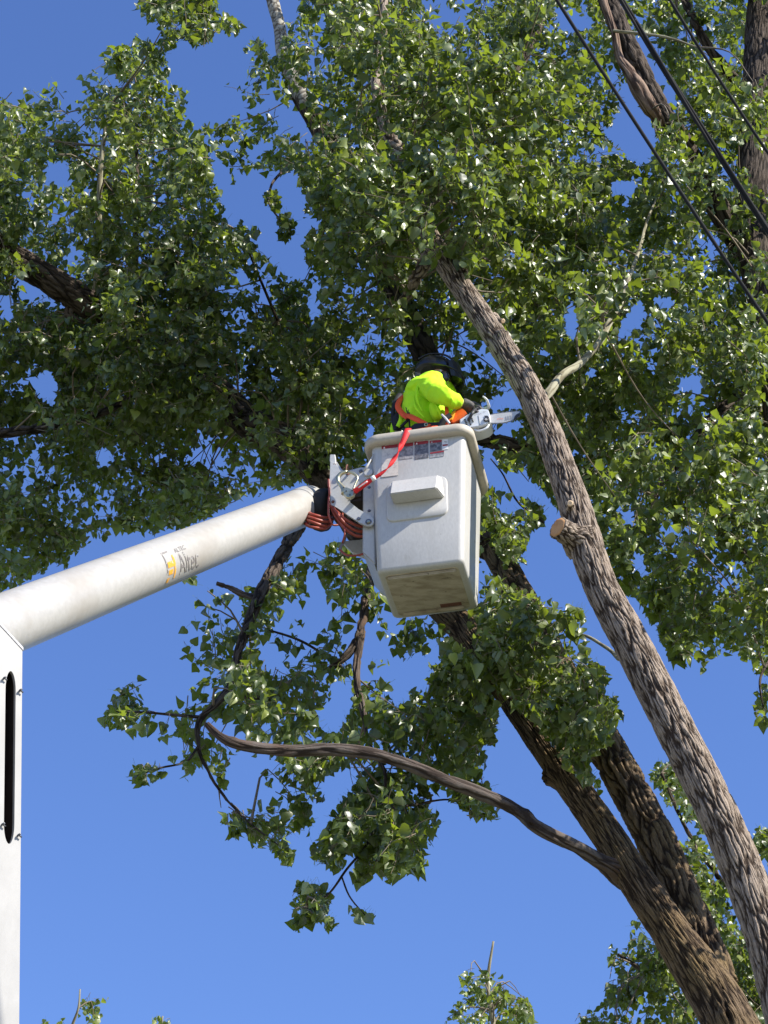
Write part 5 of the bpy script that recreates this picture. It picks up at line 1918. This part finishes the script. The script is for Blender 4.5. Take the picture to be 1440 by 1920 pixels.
# guide bar with nose, chain and cutter teeth
bar = [(916, 779), (930, 776), (950, 773.5), (968, 771.5), (973, 772), (975, 775), (973, 780), (962, 787), (950, 791.5), (930, 793.5), (918, 792.5)]
gb = prism('guide_bar', bar, yS + .055, yS + .062, M['steel'], saw, .001)
prism('bar_nose', [(965, 780), (969, 776), (975, 773.5), (974, 778), (968, 783.5), (963, 786)], yS + .050, yS + .067, M['saw_dark'], gb, .001)
ch = px_tube('chain', [PB(x, y, yS + .0585) for x, y in bar + [bar[0]]], .0045, M['chain'], saw, 6)
cpath, _ = catmull([tuple(PB(x, y, yS + .0585)) for x, y in bar + [bar[0]]], [1] * (len(bar) + 1), .014)
cen = Vector(PB(946, 783, yS + .0585))
bmt = bmesh.new()
for i in range(0, len(cpath) - 1, 2):
    p = Vector(cpath[i])
    t = (Vector(cpath[i + 1]) - p).normalized()
    o_ = t.cross(bv_).normalized()
    if o_.dot(p - cen) < 0: o_ = -o_
    a = [p - t * .005, p + t * .006, p + t * .006 + o_ * .010, p - t * .003 + o_ * .007]
    f0 = [bmt.verts.new(q - bv_ * .004) for q in a]
    f1 = [bmt.verts.new(q + bv_ * .004) for q in a]
    bmt.faces.new(f0)
    bmt.faces.new(list(reversed(f1)))
    for k in range(4): bmt.faces.new((f0[k], f1[k], f1[(k + 1) % 4], f0[(k + 1) % 4]))
bm_link('cutter_teeth', bmt, M['chain'], ch)


def plane_text(name, txt, px, py, px2, py2, h, yl, mat, parent):
    """lettering from (px,py) to (px2,py2) baseline, h metres tall"""
    me = text_mesh(txt, 1.0)
    V = np.zeros(len(me.vertices) * 3)
    me.vertices.foreach_get('co', V)
    V = V.reshape(-1, 3)
    x0, x1, y0, y1 = V[:, 0].min(), V[:, 0].max(), V[:, 1].min(), V[:, 1].max()
    a, b = PB(px, py, yl), PB(px2, py2, yl)
    d = (b - a)
    up = d.normalized().cross(bv_)
    if up.z < 0: up = -up
    out = [tuple(a + d * ((v[0] - x0) / (x1 - x0)) + up * ((v[1] - y0) / (y1 - y0) * h)) for v in V]
    me.vertices.foreach_set('co', np.array(out).ravel())
    me.update()
    return link(name, me, mat, parent, False)


plane_text('lettering', 'STIHL', 890.5, 778, 903.5, 776, .009, yS + .0095, M['print_grey'], cov)
plane_text('lettering', 'MS', 906, 773, 911, 772.2, .007, yS + .0095, M['print_grey'], cov)
plane_text('lettering', 'STIHL', 932, 787, 944, 785.6, .011, yS + .0525, M['saw_orange'], gb)
for k in range(4):
    x = 948 + k * 3.4
    px_tube('bar_marking', [PB(x, 788 - k * .6, yS + .0535), PB(x + 1, 779.5 - k * .5, yS + .0535)], .0014, M['print_grey'], gb, 5)

# ================================================================== POWER LINES
def cable(name, p0, p1, r, label, bundle=False):
    rt = empty(name, p0, label, 'cable', 'overhead cables crossing the upper right corner')
    a, b = Vector(p0), Vector(p1)
    d = b - a
    A0, B0 = a - d * 1.5, b + d * 1.2
    n = 60
    pts = []
    for i in range(n + 1):
        t = i / n
        q = A0.lerp(B0, t)
        q.z -= .5 * 4 * t * (1 - t) * .6 - .5 * 4 * (1.5 / 3.7) * (1 - 1.5 / 3.7) * .6
        pts.append(q)
    if not bundle:
        V, Q, T_, _ = tube_arr(np.array([tuple(p) for p in pts]), [r] * (n + 1), 10)
        link('conductor', arr_mesh('conductor', V, Q, T_), M['cable'], rt)
    else:
        path, _ = catmull([tuple(p) for p in pts], [1] * len(pts), .03)
        T, N, B = frames(path)
        for k in range(3):
            a_ = np.arange(len(path)) * .028 * 2 * np.pi / 1.1 * .6 + k * 2 * np.pi / 3
            pk = path + (N * np.cos(a_)[:, None] + B * np.sin(a_)[:, None]) * r * .55
            V, Q, T_, _ = tube_arr(pk, [r * .55] * len(path), 8)
            link('strand', arr_mesh('strand', V, Q, T_), M['cable'], rt)
    return rt


cable('overhead_cable', P(1044, 0, 10.6), P(1440, 612, 9.8), .0088, 'thin black overhead cable, lowest and leftmost of the three at upper right')
cable('overhead_cable', P(1165, 0, 10.8), P(1440, 437, 10.2), .0145, 'thick twisted black overhead cable, the middle one of the three', True)
cable('overhead_cable', P(1256, 0, 11.2), P(1440, 292, 10.8), .0080, 'thin black overhead cable nearest the upper right corner')
